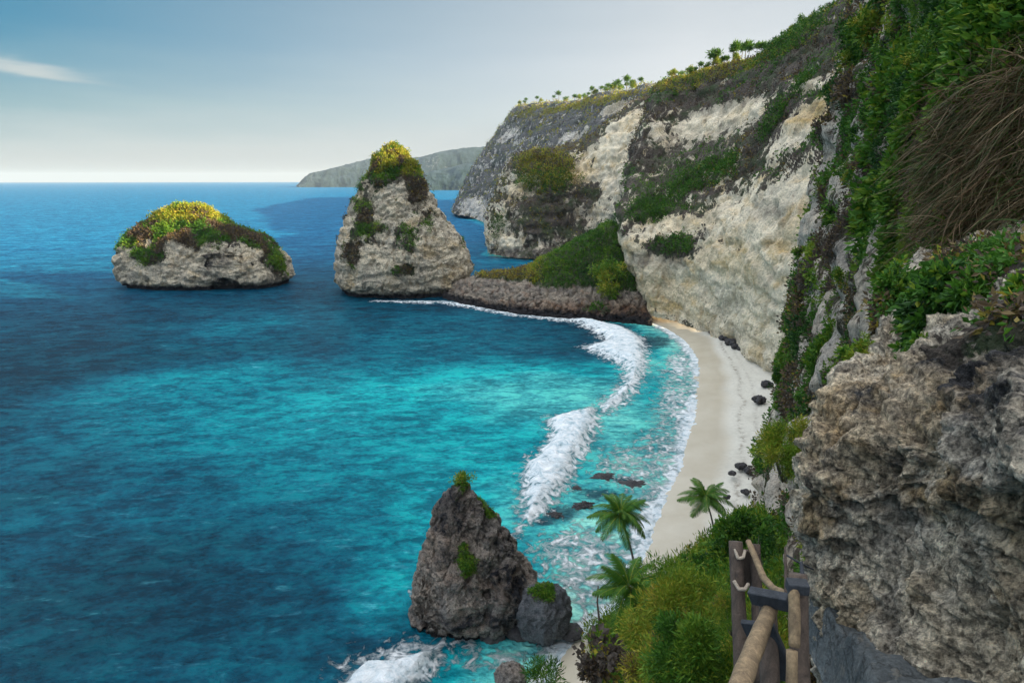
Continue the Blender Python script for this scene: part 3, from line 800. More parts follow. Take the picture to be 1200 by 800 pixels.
C.att['veg'] = np.clip(0.47 + 0.95 * fbm(C.P / 8, 4, 61) + 0.25 * sstep(1040, 1090, XC) * sstep(330, 200, YC), 0, 1)
C.spots('veg', [(958, 330, 12, 26, 0.1), (960, 420, 16, 20, 0.2), (930, 490, 14, 16, 0.15), (925, 350, 8, 30, 0.2), (1000, 400, 20, 24, 0.2), (1040, 130, 12, 20, 0.25), (985, 340, 26, 50, 0.12), (975, 300, 16, 30, 0.1), (920, 620, 40, 60, 0.0), (900, 470, 12, 30, 0.3), (905, 540, 16, 30, 0.15), (950, 240, 12, 24, 0.3), (1000, 170, 10, 24, 0.45), (1010, 45, 14, 16, 0.15)], 1.3)
C.spots('stain_shade', [(905, 530, 20, 30, 0.5), (960, 230, 14, 30, 0.5), (975, 330, 20, 40, 0.35)], 1.3)
tag(C.build('cliff_slope', M_slope), kind='structure')
lv = Leaves()
def hueC(pt, vi):
    g = fbm(pt / (0.05 * np.linalg.norm(pt - np.array([0, 0, 50.]), axis=1) + 1.0)[:, None] * 0.5, 3, 8)
    h = 0.20 + 0.9 * g
    br = fbm(pt / 7 + 40, 3, 18)
    h = np.minimum(h, 0.54)
    h = np.where(br > 0.02, 0.95 + 0.15 * g, h)
    return np.clip(h, 0.03, 1)
lv.add(*scrub(C, 42000, 8, hueC, (0.35, 1.0), 0.42, per_d=1.7, hue_var=0.07))
lv.add(*green_spots(C, [(1140, 30, 60, 40, 1), (1075, 60, 26, 60, 1), (1060, 180, 16, 80, 1), (1085, 250, 18, 60, 1), (1050, 300, 14, 40, 1), (1180, 40, 40, 30, 1), (1120, 110, 16, 60, 1), (1180, 110, 26, 18, 1), (1195, 190, 16, 26, 1), (1110, 290, 20, 30, 1)], 6800, (0.10, 0.32), 0.17, 0.34, nleaf=9, stretch=1.2))
lv.add(*green_spots(C, [(1030, 110, 20, 70, 1), (1020, 250, 20, 40, 1), (960, 400, 10, 30, 1), (925, 400, 14, 60, 1), (1000, 40, 16, 26, 1)], 2600, (0.25, 0.7), 0.38, 0.33, nleaf=9, stretch=1.2))
tag(lv.build('creepers', M_leaf), 'tangled green and brown creepers covering the steep near slope on the right', 'creeper', kind='stuff')

# ---- rock outcrop right beside the path
colsN = [
    [(1010, 900, 9), (990, 760, 9), (985, 690, 9), (980, 630, 9), (975, 585, 9), (995, 515, 9.8), (1030, 440, 11), (1065, 375, 12.6), (1110, 300, 15)],
    [(968, 900, 6.6), (958, 765, 6.1), (953, 690, 5.9), (951, 632, 5.7), (930, 580, 5.6), (955, 508, 5.9), (987, 438, 6.4), (1030, 386, 7.4), (1078, 290, 11.5)],
    [(1010, 900, 5.2), (1003, 770, 4.95), (1000, 695, 5.0), (1003, 630, 5.0), (1003, 572, 4.8), (1012, 500, 4.9), (1036, 440, 5.6), (1066, 384, 6.6), (1112, 275, 10.8)],
    [(1070, 920, 4.3), (1068, 800, 4.15), (1067, 710, 4.3), (1072, 630, 4.4), (1075, 565, 4.15), (1078, 500, 4.2), (1094, 435, 4.8), (1112, 372, 5.7), (1150, 262, 9.8)],
    [(1150, 960, 3.6), (1138, 830, 3.55), (1132, 730, 3.7), (1132, 640, 3.85), (1135, 572, 3.62), (1138, 500, 3.6), (1154, 425, 4.1), (1170, 360, 4.9), (1205, 255, 8.6)],
    [(1270, 1050, 3.0), (1258, 870, 3.0), (1245, 760, 3.15), (1240, 650, 3.2), (1242, 575, 3.0), (1245, 500, 3.0), (1255, 410, 3.4), (1270, 340, 4.1), (1330, 240, 7.4)],
    [(1560, 1200, 2.6), (1540, 960, 2.6), (1530, 800, 2.8), (1520, 660, 2.8), (1530, 575, 2.4), (1535, 490, 2.4), (1550, 390, 2.8), (1590, 270, 3.5), (1650, 140, 4.8)]]
N = loft(cols_to_rows(colsN), 560, 620)
Q = N.P
hN = 0.26 * fbm(Q / 1.5, 4, 6) + 0.22 * ridged(Q / np.array([0.9, 0.9, 0.6]), 4, 16) - 0.10 * sstep(0.5, 0.95, ridged(Q / 0.55 + 3, 3, 19)) + 0.07 * ridged(Q / 0.28, 4, 26) + 0.022 * fbm(Q / 0.1, 4, 36, 0.6)
pit = fbm(Q / 0.2 + 3, 3, 46)
hN -= 0.07 * sstep(0.15, 0.45, pit)
hN -= 0.035 * sstep(0.12, 0.4, fbm(Q / 0.075 + 8, 3, 48))
hN -= 0.09 * sstep(0.72, 0.97, ridged(Q / np.array([0.7, 0.7, 1.6]) + 1, 3, 52))
N.push(hN - hN.mean() - 0.03)
XN, YN, DN = proj(N.P)
N.att['veg'] = np.zeros(len(Q))
N.spots('veg', [(1100, 320, 70, 50, 0.85), (1060, 350, 34, 40, 0.8), (1170, 300, 70, 50, 0.85), (1130, 330, 60, 40, 0.9), (1180, 370, 60, 40, 0.85), (1110, 400, 50, 24, 0.8)], 1.2)
N.spots('tan', [(1020, 480, 90, 90, 0.75), (1100, 480, 60, 60, 0.7), (1110, 568, 70, 20, 1.0), (1080, 590, 30, 20, 0.8), (945, 612, 22, 30, 0.95), (1195, 640, 34, 90, 0.55), (1020, 500, 60, 50, 0.5), (1150, 600, 44, 26, 0.7), (1060, 440, 40, 34, 0.45)], 1.0)
N.spots('stain_shade', [(1140, 400, 110, 50, 0.9), (1180, 480, 50, 60, 0.7), (1000, 455, 24, 50, 0.4), (1150, 440, 80, 60, 0.85), (1045, 590, 16, 60, 0.7), (1120, 700, 60, 80, 0.22), (1030, 750, 50, 40, 0.25), (1098, 420, 22, 30, 0.6), (962, 548, 20, 22, 0.35)], 1.0)
tag(N.build('rock_outcrop', M_near), kind='structure')
lv = Leaves()
pt, nn, vi = on_surface(N, 2600, sstep(0.45, 0.8, N.att['veg'] + 0.5 * fbm(N.P / 0.9, 3, 12)) * sstep(395, 360, YN) * (XN < 1280) + 1e-12)
lv.add(*leaf_cloud(pt, nn, rng.uniform(0.05, 0.2, len(pt)), 9, np.full(len(pt), 0.075), np.where(fbm(pt / 0.8, 3, 2) > 0.05, 0.92, 0.24), 0.08, droop=0.4))
tag(lv.build('creepers', M_leaf), 'brown and green creepers hanging over the top of the near rock', 'creeper', kind='stuff')

# ---- lower slope between the path and the beach
colsD = [
    [(688, 742, 66.5), (698, 790, 58), (712, 850, 48), (726, 950, 38), (756, 1200, 26), (800, 1600, 16)],
    [(748, 700, 66), (750, 745, 54), (764, 792, 41), (780, 870, 30.5), (802, 1050, 19.5), (830, 1400, 12)],
    [(812, 655, 70), (812, 692, 51), (818, 735, 37), (830, 800, 25.5), (850, 950, 15.5), (866, 1220, 9.3)],
    [(876, 610, 80), (868, 640, 55), (868, 685, 37), (874, 752, 22.5), (880, 885, 13.2), (890, 1080, 8.3)],
    [(945, 600, 82), (940, 640, 58), (930, 690, 37), (925, 770, 22), (930, 880, 13), (950, 1050, 8)]]
D_ = Surf(loft(colsD, 150, 200).G, flip=True)
D_.push(0.6 * fbm(D_.P / 5, 4, 3) + 0.2 * fbm(D_.P / 1.2, 4, 4))
if D_.N()[:, 2].mean() < 0: D_.flip = not D_.flip
D_.att['veg'] = np.clip(0.8 + 0.4 * fbm(D_.P / 4, 3, 5), 0, 1)
tag(D_.build('lower_slope', M_slope), kind='structure')
lv = Leaves()
pt, nn, vi = on_surface(D_, 9000, sstep(0.5, 0.9, D_.att['veg']) / np.clip(proj(D_.P)[2], 8, None) ** 1.6 * (proj(D_.P)[0] > 640) * (proj(D_.P)[1] < 900) + 1e-12)
kk = np.linalg.norm(pt - np.array([0, 0, CAM_Z]), axis=1)
lv.add(*leaf_cloud(pt, np.tile([[0, 0, 1.]], (len(pt), 1)), 0.016 * kk * rng.uniform(0.5, 1.4, len(pt)), 12, 0.0085 * kk, np.clip(0.42 + 0.5 * fbm(pt / 4, 3, 5), 0.1, 0.95), 0.12, up=0.6, aspect=0.2))
tag(lv.build('undergrowth', M_leaf), 'mixed green and brown undergrowth covering the slope below the railing', 'undergrowth', kind='stuff')

# ---- the same coast carried on behind the viewpoint
rowsK = []
for off, z in ((0, -2), (3, 20), (8, 44), (24, 70), (48, 96), (80, 112), (200, 128), (500, 150)):
    rowsK.append([(x0 + off + 3, y, z) for x0, y in ((6, -6), (10, -22), (20, -60), (30, -120), (20, -220), (0, -360), (-20, -560))])
AK = np.array(rowsK, float)
K_ = Surf(crom(crom(AK, np.linspace(0, 7, 90), 0), np.linspace(0, 6, 140), 1))
K_.push(2.0 * fbm(K_.P / 18, 4, 3) * sstep(-8, -40, K_.P[:, 1]))
K_.att['veg'] = np.clip(0.5 + fbm(K_.P / 14, 3, 6), 0, 1)
tag(K_.build('cliff_coast', M_cliff), kind='structure')

# ---- beach
shore = [(738, 372), (765, 378), (785, 387), (803, 400), (815, 415), (821, 440), (818, 468), (809, 505), (798, 545), (784, 580), (768, 615), (756, 655), (735, 700), (700, 735), (668, 758), (650, 800), (640, 860)]
inner = [(745, 366), (775, 367), (805, 372), (850, 390), (905, 425), (945, 455), (965, 480), (960, 520), (945, 560), (935, 590), (915, 620), (880, 660), (835, 705), (790, 750), (750, 800), (730, 860), (720, 930)]
sh = np.array([sea_at(*p) for p in shore]); inn = np.array([sea_at(x, y, 2.6) for x, y in inner])
t = np.linspace(0, len(sh) - 1, 420)
shd, ind = crom(sh, t, 0), crom(inn, t, 0)
shd[:, 2] = 0; ind[:, 2] = 2.6
k = np.linspace(-0.35, 1.25, 90)
G = shd[None] * (1 - k)[:, None, None] + ind[None] * k[:, None, None]
Lw = np.linalg.norm(ind - shd, axis=1)
G[..., 2] = np.where(k[:, None] < 0, k[:, None] * 5, 2.6 * np.clip(k[:, None], 0, 2) ** 0.8)
bs = Surf(G)
if bs.N()[:, 2].mean() < 0: bs.flip = True
cusp = 2.2 * fbm(bs.P / 14, 3, 71)
bs.push(0.16 * fbm(bs.P / 4, 4, 7) + 0.09 * fbm(bs.P / 0.9, 4, 9))
wet = sstep(9.5, 4.5, (k[:, None] * Lw[None]).ravel() + cusp * 1.5)
bs.att['wet'] = np.maximum(wet, sstep(0.4, 0.1, k[:, None] * np.ones_like(Lw)[None]).ravel() * 0.5)
beach = link('beach', mesh_np('beach', bs.P, bs.faces(), True, {'wet': bs.att['wet'], 'wrack': np.maximum(np.exp(-(((k[:, None] * Lw[None]).ravel() + cusp * 1.2 - 10.0) / 0.55) ** 2), 0.6 * np.exp(-(((k[:, None] * Lw[None]).ravel() + cusp * 0.7 - 13.0) / 0.4) ** 2))}), M_sand)
tag(beach, kind='structure')

# ---- sea: one sheet to the horizon
az = np.radians(np.concatenate([np.linspace(-179, -62, 40), np.linspace(-60, 60, 900), np.linspace(62, 179, 40)]))
dep = np.concatenate([np.linspace(78, 52, 12), np.linspace(51, 1.2, 620), np.array([1.0, 0.8, 0.6, 0.45, 0.34, 0.27, 0.22, 0.18])])
rr = CAM_Z / np.tan(np.radians(dep))
Xs, Ys = rr[:, None] * np.sin(az)[None], rr[:, None] * np.cos(az)[None]
SG = np.stack([Xs, Ys, np.zeros_like(Xs)], -1)
SPn = SG.reshape(-1, 3)
SXY = SPn[:, :2]
def seg_dist(P, poly, closed=False):
    d = np.full(len(P), 1e9)
    q = poly + ([poly[0]] if closed else [])
    for a, b in zip(q[:-1], q[1:]):
        a, b = np.array(a), np.array(b); ab = b - a
        tt = np.clip(((P - a) @ ab) / (ab @ ab + 1e-9), 0, 1)
        d = np.minimum(d, np.linalg.norm(P - a - tt[:, None] * ab, axis=1))
    return d
def inside(P, poly):
    x, y = P[:, 0], P[:, 1]; c = np.zeros(len(P), bool)
    for (x1, y1), (x2, y2) in zip(poly, poly[1:] + poly[:1]):
        c ^= ((y1 > y) != (y2 > y)) & (x < (x2 - x1) * (y - y1) / (y2 - y1 + 1e-12) + x1)
    return c
def sea_xy(l): return [tuple(sea_at(x, y)[:2]) for x, y in l]
rsea = np.linalg.norm(SXY, axis=1)
warpx = fbm(SPn / 22, 4, 15) * 6 + fbm(SPn / 6, 4, 19) * 2.0
near = rsea < 700
def spot_field(lst):
    out = np.zeros(len(SXY))
    for px, py, rx, ry, v in lst:
        c = sea_at(px, py)[:2]; d = dz(py)
        a = rx * d / FPX; b = abs(dz(py - ry * 0.5) - dz(py + ry * 0.5)) * 0.98
        th = math.atan2(c[0], c[1])
        dx, dy = SXY[:, 0] - c[0], SXY[:, 1] - c[1]
        u = dx * math.cos(th) - dy * math.sin(th); w_ = dx * math.sin(th) + dy * math.cos(th)
        q = (u / a) ** 2 + (w_ / b) ** 2
        g = np.exp(-q * 1.2)
        out = out + (v - out) * g if v >= 0 else out * (1 + v * g)
    return out
shal = spot_field([
    (330, 520, 260, 140, 0.31), (500, 600, 120, 90, 0.38), (400, 680, 90, 60, 0.36), (200, 600, 160, 70, 0.20),
    (560, 500, 190, 130, 0.46), (300, 480, 220, 60, 0.33), (420, 470, 170, 40, 0.46), (220, 445, 130, 24, 0.38), (560, 450, 130, 30, 0.56), (620, 470, 90, 40, 0.62), (560, 560, 90, 60, 0.50),
    (450, 690, 60, 50, 0.56), (415, 715, 22, 14, 0.66), (600, 600, 40, 50, 0.62), (640, 450, 60, 30, 0.60),
    (720, 480, 70, 60, 0.76), (760, 430, 50, 30, 0.74), (745, 545, 60, 60, 0.80), (690, 610, 70, 60, 0.80), (690, 660, 60, 50, 0.82), (610, 760, 50, 30, 0.72), (650, 740, 30, 40, 0.84), (668, 700, 30, 50, 0.88), (760, 600, 30, 50, 0.88),
    (590, 385, 70, 14, 0.16), (520, 372, 90, 12, 0.20), (300, 380, 110, 26, 0.22), (500, 400, 100, 20, 0.24), (640, 395, 40, 10, 0.15), (420, 770, 60, 40, 0.12), (300, 730, 150, 70, 0.12), (100, 720, 160, 90, 0.06), (380, 620, 80, 30, 0.30), (180, 560, 90, 20, 0.20), (150, 690, 230, 110, 0.03), (340, 690, 80, 60, 0.09), (60, 560, 120, 60, 0.10), (610, 300, 60, 20, 0.35)])
sd_ = seg_dist(SXY, sea_xy(shore))
shal = np.maximum(shal, 0.98 * sstep(9, 0.5, sd_ + warpx * 0.35))
shal = np.maximum(shal, 0.86 * sstep(22, 4, sd_ + warpx * 0.6) * 0.95)
openw = sstep(170, 620, rsea + 60 * fbm(SPn / 160, 3, 4))
reef = spot_field([(762, 400, 34, 13, 0.9), (720, 382, 40, 8, 0.8), (700, 580, 40, 14, 0.8), (735, 562, 34, 8, 0.75), (660, 600, 26, 14, 0.9), (640, 610, 16, 8, 0.9), (720, 545, 50, 7, 0.6), (600, 745, 30, 12, 0.8), (545, 745, 40, 14, 0.6), (665, 685, 24, 8, 0.5)])
F1p = [(655, 371), (700, 375), (738, 384), (757, 397), (764, 415), (761, 437), (754, 456), (738, 472), (716, 486), (694, 490), (698, 472), (714, 458), (724, 445), (728, 434), (722, 426), (700, 416), (676, 407), (690, 402), (705, 399), (690, 388)]
F2p = [(636, 489), (668, 482), (706, 474), (704, 505), (694, 530), (684, 552), (668, 575), (650, 596), (626, 618), (602, 632), (603, 605), (608, 572), (607, 548), (622, 532), (640, 512)]
F3p = [(380, 830), (405, 790), (425, 772), (462, 768), (498, 756), (522, 734), (532, 752), (518, 785), (505, 805), (470, 850), (400, 860)]
F4p = [(474, 690), (482, 688), (492, 700), (512, 718), (498, 724), (482, 716)]
foam = np.zeros(len(SXY))
for poly, lo, hi, val in ((F1p, 4.2, -6.5, 0.90), (F2p, 3.0, -4.6, 0.92), (F3p, 2.2, -2.5, 0.95), (F4p, 0.6, -1.2, 0.95)):
    pl = sea_xy(poly)
    ds = seg_dist(SXY, pl, True) * np.where(inside(SXY, pl), -1, 1)
    sc_ = 0.5 if poly is F4p else 0.8
    foam = np.maximum(foam, val * sstep(lo, hi, ds + warpx * 0.4 * sc_))
# thin white line of wash along the neck, stacks and pinnacle, lacy wash on the beach
neckline = sea_xy([(440, 353), (480, 354), (520, 354), (560, 361), (605, 369), (650, 374), (700, 378)])
foam = np.maximum(foam, 0.62 * sstep(5.5, 0.5, seg_dist(SXY, neckline) + warpx * 0.5))
foam = np.maximum(foam, spot_field([(798, 428, 26, 24, 0.62), (792, 470, 32, 36, 0.56), (780, 520, 34, 30, 0.46), (690, 650, 66, 50, 0.56), (700, 690, 34, 34, 0.54), (655, 650, 40, 24, 0.5), (730, 545, 56, 40, 0.44), (770, 560, 24, 40, 0.48), (470, 775, 90, 40, 0.5), (590, 775, 46, 26, 0.46), (545, 750, 30, 14, 0.4), (570, 345, 30, 6, 0.3)]))
foam = np.maximum(foam, 0.8 * sstep(5.5, 0.3, sd_ + warpx * 0.4))
# relief: swell, breakers standing up
zsea = 0.22 * fbm(SPn * np.array([0.5, 1, 1]) / 16, 3, 2) * sstep(1400, 200, rsea) + (0.35 + 1.45 * sstep(5, 16, sd_)) * foam * sstep(0.4, 0.9, foam) + 0.3 * foam * fbm(SPn / 1.5, 4, 6)
zsea -= 0.25 * sstep(8, 0, sd_)
# earth curvature is left out; the sheet ends far beyond the visible horizon
SPn[:, 2] = zsea
sea = link('sea', mesh_np('sea', SPn, grid_faces(len(dep), len(az)), True, {'shallow': shal, 'foam': foam, 'reef': reef, 'open': openw}), M_sea)
tag(sea, kind='structure')
if sea.data.polygons[len(sea.data.polygons) // 2].normal.z < 0: sea.data.flip_normals()

# ---- stepped path going down beside the outcrop
pu, pv = 260, 120
yy = np.linspace(0.3, 4.9, pu)[:, None] * np.ones(pv)[None]
w_ = np.linspace(-1, 1, pv)[None] * np.ones(pu)[:, None]
cx = 2.72 + np.maximum(0, yy - 2.4) * 0.30 + 0.05 * np.sin(yy * 2.1)
st_ = yy / 0.46
fl = np.floor(st_) + sstep(0.72, 1.0, st_ - np.floor(st_))
zz = 48.05 - 0.19 * fl
edge = sstep(0.86, 1.0, np.abs(w_))
PGr = np.stack([cx + w_ * 0.62, yy + 0.04 * np.sin(w_ * 3 + yy * 5), zz - edge * 0.5 * (w_ < 0)], -1)
Pt = Surf(PGr)
if Pt.N()[:, 2].mean() < 0: Pt.flip = True
Pt.push(0.03 * fbm(Pt.P / 0.5, 4, 3) + 0.02 * ridged(Pt.P / 0.2, 4, 5) + 0.008 * fbm(Pt.P / 0.04, 3, 7))
path = Pt.build('path', M_path)
tag(path, kind='structure')

# ================================================================== SEA STACKS AND ROCKS
def stack(name, levels, dc, depth_ratio, mat, seed, size, amp, nu=300, nv=520, strata=1.0, sfreq=0.2, label='', cat='sea stack', undercut=0.0, lean=0.0, power=2.4, shape_amp=0.12):
    lev = sorted(levels, key=lambda l: -l[0])
    Z, XL, XR = [], [], []
    for py, l, r in lev:
        a, b = at(l, py, dc), at(r, py, dc)
        Z.append(a[2]); XL.append(a[0]); XR.append(b[0])
    Z, XL, XR = map(np.array, (Z, XL, XR))
    yb = at(600, lev[0][0], dc)[1]
    ax = 0.5 * (XL.max() + XR.min())
    u = np.linspace(0, 1, nu) ** 0.9
    zz = Z[0] + (Z[-1] - Z[0]) * u
    cxs = np.interp(zz, Z, (XL + XR) / 2); hw = np.interp(zz, Z, (XR - XL) / 2)
    ker = np.ones(5) / 5
    hw = np.convolve(np.pad(hw, 2, mode='edge'), ker, 'valid'); cxs = np.convolve(np.pad(cxs, 2, mode='edge'), ker, 'valid')
    th = np.linspace(0, 2 * np.pi, nv, endpoint=False)
    # outline in plan: rounded block with a lobed rim
    s_, c_ = np.sin(th), np.cos(th)
    rad = (np.abs(c_) ** power + np.abs(s_) ** power) ** (-1 / power)
    lob = 1 + shape_amp * fbm(np.stack([c_ * 1.4, s_ * 1.4, np.full_like(th, seed * 3.1)], 1), 3, seed)
    yax = yb + (zz - Z[0]) * lean
    cx0 = 0.5 * (XL[0] + XR[0])
    ang = 0.0
    G = np.zeros((nu, nv, 3))
    lx = hw[:, None] * (c_ * rad * (1 + (lob - 1) * np.abs(s_)))[None]
    ly = hw.clip(0.0)[:, None] * depth_ratio * (s_ * rad * lob)[None]
    G[..., 0] = cxs[:, None] + lx * math.cos(ang) + ly * math.sin(ang)
    G[..., 1] = yax[:, None] - lx * math.sin(ang) + ly * math.cos(ang)
    G[..., 2] = zz[:, None]
    if undercut:
        kk = 1 - undercut * sstep(4.0, 1.0, zz)
        ctr = np.stack([cxs, yax], -1)[:, None]
        G[..., :2] = ctr + (G[..., :2] - ctr) * kk[:, None, None]
    # close the top
    G[-1] = G[-1].mean(0)
    S = Surf(G, wrap=True)
    out = S.N(); cvec = S.P - np.repeat(np.stack([cxs, yax, zz], 1), nv, 0)
    if (out * cvec).sum(1).mean() < 0: S.flip = True
    rough_rock(S, size, amp, seed, strata, sfreq)
    return S

SL = stack('sea_stack', [(345, 154, 344), (338, 152, 345), (325, 151, 344), (312, 150, 341), (300, 150, 336), (288, 156, 326), (277, 166, 312), (270, 172, 297), (262, 184, 282), (255, 195, 270), (248, 208, 259), (244, 218, 252), (241, 226, 246)],
           300, 0.5, M_stack, 5, 16, 2.4, strata=1.0, sfreq=0.16, undercut=0.10)
SM = stack('sea_stack', [(352, 404, 550), (340, 402, 551), (325, 400, 551), (312, 399, 552), (298, 400, 550), (285, 404, 544), (270, 410, 536), (250, 418, 523), (232, 426, 512), (215, 434, 503), (204, 444, 494), (194, 449, 488), (187, 454, 482), (181, 459, 476), (177, 463, 469)],
           285, 0.85, M_stack, 8, 14, 2.4, strata=1.1, sfreq=0.17, undercut=0.09)
SR = stack('rock_pinnacle', [(752, 525, 600), (735, 514, 600), (722, 502, 604), (708, 491, 612), (695, 486, 622), (682, 485, 630), (668, 487, 630), (655, 491, 622), (640, 497, 611), (625, 502, 602), (605, 509, 590), (588, 514, 579), (572, 520, 567), (558, 527, 559), (548, 534, 553), (541, 539, 548)],
           73, 0.75, M_pinn, 12, 6.5, 0.95, strata=0.25, sfreq=0.4, nu=320, nv=420, power=2.2, shape_amp=0.2)

# left stack
zt = SL.P[:, 2]
SL.att['veg'] = np.clip(sstep(11, 27, zt + 9 * fbm(SL.P / 14, 4, 2)) + 0.5 * fbm(SL.P / 5, 3, 16), 0, 1)
SL.spots('veg', [(205, 305, 22, 14, 0.0), (180, 320, 20, 7, 0.05), (290, 295, 16, 10, 0.1), (285, 318, 40, 10, 0.0), (230, 318, 24, 8, 0.05), (330, 300, 14, 20, 0.8), (165, 295, 18, 12, 0.9)], 1.2)
SL.spots('stain_shade', [(330, 320, 14, 10, 0.5), (255, 300, 14, 8, 0.6)], 1.2)
# sea cave at the waterline
cv = sea_at(263, 341); dcv = np.linalg.norm((SL.P - cv) * np.array([0.8, 0.5, 1.0]), axis=1)
SL.att['stain_shade'] = np.maximum(SL.att['stain_shade'], sstep(7.5, 5.0, dcv))  # shade inside the cave painted onto its walls
SL.push(-15 * sstep(6.2, 4.6, dcv))
SL.att['veg'] *= sstep(5.0, 7.5, dcv)
root = SL.build('sea_stack', M_stack)
tag(root, 'low wide sea stack with a domed scrub top coloured sunlit yellow and a small waterline cave', 'sea stack', 'sea stacks off the headland')
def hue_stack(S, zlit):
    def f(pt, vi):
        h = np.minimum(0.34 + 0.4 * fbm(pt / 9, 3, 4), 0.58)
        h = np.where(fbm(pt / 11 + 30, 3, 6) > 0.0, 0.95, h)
        return np.clip(np.where((pt[:, 2] > zlit) & (fbm(pt / 6, 3, 9) > -0.10), 0.655 + 0.02 * rng.normal(size=len(pt)), h), 0.04, 1)  # leaves above zlit coloured yellow as if sunlit
    return f
lv = Leaves(); lv.add(*scrub(SL, 7500, 8, hue_stack(SL, 31), (0.6, 1.9), 0.85, hue_var=0.07))
lv.build('scrub', M_leaf, root)
# middle stack
SM.push(sstep(44, 56, SM.P[:, 2]) * (2.6 * fbm(SM.P / 5.5, 3, 61) + 1.4 * ridged(SM.P / 4, 3, 63)))
zt = SM.P[:, 2]
SM.att['veg'] = np.clip(0.22 + 0.62 * sstep(38, 58, zt + 8 * fbm(SM.P / 12, 4, 2)) + 0.55 * fbm(SM.P / 9, 3, 15) + 0.6 * fbm(SM.P / 4.5, 3, 16), 0, 1)
SM.spots('veg', [(465, 190, 24, 20, 0.95), (490, 220, 14, 20, 0.8), (425, 250, 12, 24, 0.85), (435, 318, 30, 22, 0.0), (410, 290, 8, 20, 0.7), (470, 222, 8, 12, 0.1), (448, 250, 12, 14, 0.1), (530, 290, 16, 16, 0.1), (480, 318, 13, 7, 0.8), (520, 322, 20, 14, 0.1), (480, 285, 10, 10, 0.6), (475, 262, 8, 8, 0.7), (446, 272, 10, 6, 0.8), (505, 252, 12, 10, 0.5)], 1.2)
root = SM.build('sea_stack', M_stack)
tag(root, 'tall pointed sea stack with sunlit scrub at its tip, joined to the rocky neck', 'sea stack', 'sea stacks off the headland')
lv = Leaves(); lv.add(*scrub(SM, 6500, 8, hue_stack(SM, 52), (0.5, 1.6), 0.75, hue_var=0.07))
lv.build('scrub', M_leaf, root)
# pinnacle in the bay
fac = 0.9 * ridged(SR.P / np.array([4.5, 4.5, 8]), 2, 88) - 0.5 * sstep(0.6, 0.95, ridged(SR.P / np.array([2.2, 2.2, 5]) + 2, 2, 91))
SR.push((fac - fac.mean()) * sstep(17, 12, SR.P[:, 2]))
SR.att['veg'] = np.zeros(len(SR.P))
SR.spots('veg', [(550, 648, 10, 22, 0.8), (575, 590, 12, 14, 0.6), (545, 545, 8, 6, 1.0), (530, 580, 6, 14, 0.4)], 1.1)
SR.spots('stain_shade', [(526, 588, 20, 32, 0.85), (598, 648, 26, 28, 0.6), (612, 690, 22, 30, 0.95), (575, 605, 20, 30, 0.45), (560, 725, 60, 9, 0.8)], 1.0)  # spot at the right base paints the shadow gap beside the boulder
SR.spots('tan', [(515, 650, 40, 40, 0.35), (590, 690, 30, 16, 0.5), (540, 560, 10, 12, 0.4)], 1.0)
root = SR.build('rock_pinnacle', M_pinn)
tag(root, 'brown pointed rock standing in the bay near the shore, grass tuft on its tip', 'rock')
lv = Leaves()
lv.add(*scrub(SR, 420, 16, lambda pt, vi: np.full(len(pt), 0.36), (0.12, 0.32), 0.20, aspect=0.35))
tip = SR.P[SR.P[:, 2].argmax()]
lv.add(*leaf_cloud(tip[None] + rng.normal(size=(26, 3)) * np.array([.4, .4, .12]), np.tile([[0, 0, 1.]], (26, 1)), np.full(26, 0.45), 30, np.full(26, 0.34), np.full(26, 0.42), 0.14, aspect=0.3))
lv.build('grass_tuft', M_leaf, root)

def boulder(name, px, py, rx, ry, d, mat, seed, size=None, n=70, label=None, cat='boulder', group=None, flat=1.0, amp=0.28, lobes=0.25):
    c = at(px, py, d); a = rx * d / FPX; b = ry * d / FPX
    th = np.linspace(0, 2 * np.pi, n * 2, endpoint=False); ph = np.linspace(-np.pi / 2, np.pi / 2, n)
    G = np.zeros((n, n * 2, 3))
    lob = 1 + lobes * (fbm(np.stack([np.cos(th) * 1.3, np.sin(th) * 1.3, np.full_like(th, seed * 1.7)], 1), 4, seed + 2) * 1.6 - 0.1)
    G[..., 0] = c[0] + a * np.cos(ph)[:, None] ** 0.8 * (np.cos(th) * lob)[None]
    G[..., 1] = c[1] + a * 0.9 * flat * np.cos(ph)[:, None] ** 0.8 * (np.sin(th) * lob)[None]
    G[..., 2] = c[2] + b * np.sin(ph)[:, None]
    S = Surf(G, wrap=True)
    m = min(a, b)
    Pn = S.P / m
    dirs = (S.P - c); dirs /= np.maximum(np.linalg.norm(dirs, axis=1), 1e-6)[:, None]
    h = amp * m * (fbm(Pn * 0.9, 4, seed) + 0.6 * ridged(Pn * 1.6, 3, seed + 5)) + 0.16 * m * ridged(Pn * 3.5, 4, seed + 9) - 0.06 * m
    S.G = (S.P + dirs * h[:, None]).reshape(S.G.shape)
    if (S.N() * dirs).sum(1).mean() < 0: S.flip = True
    return S
SB = boulder('boulder', 637, 718, 28, 33, 67.0, M_pinn, 3, amp=0.18)
SB.spots('veg', [(634, 690, 14, 7, 0.9)], 1.0)
SB.att['stain_shade'] = np.full(len(SB.P), 0.15)
root = SB.build('boulder', M_bould)
tag(root, 'rounded dark boulder with a mossy top resting against the pinnacle', 'boulder')
lv = Leaves(); lv.add(*scrub(SB, 150, 14, lambda pt, vi: np.full(len(pt), 0.34), (0.2, 0.4), 0.22))
lv.build('moss', M_leaf, root)
S = boulder('boulder', 669, 740, 14, 6, 67.5, M_dark, 9, n=40)
tag(S.build('boulder', M_dark), 'low flat black rock at the water edge beside the round boulder', 'boulder')
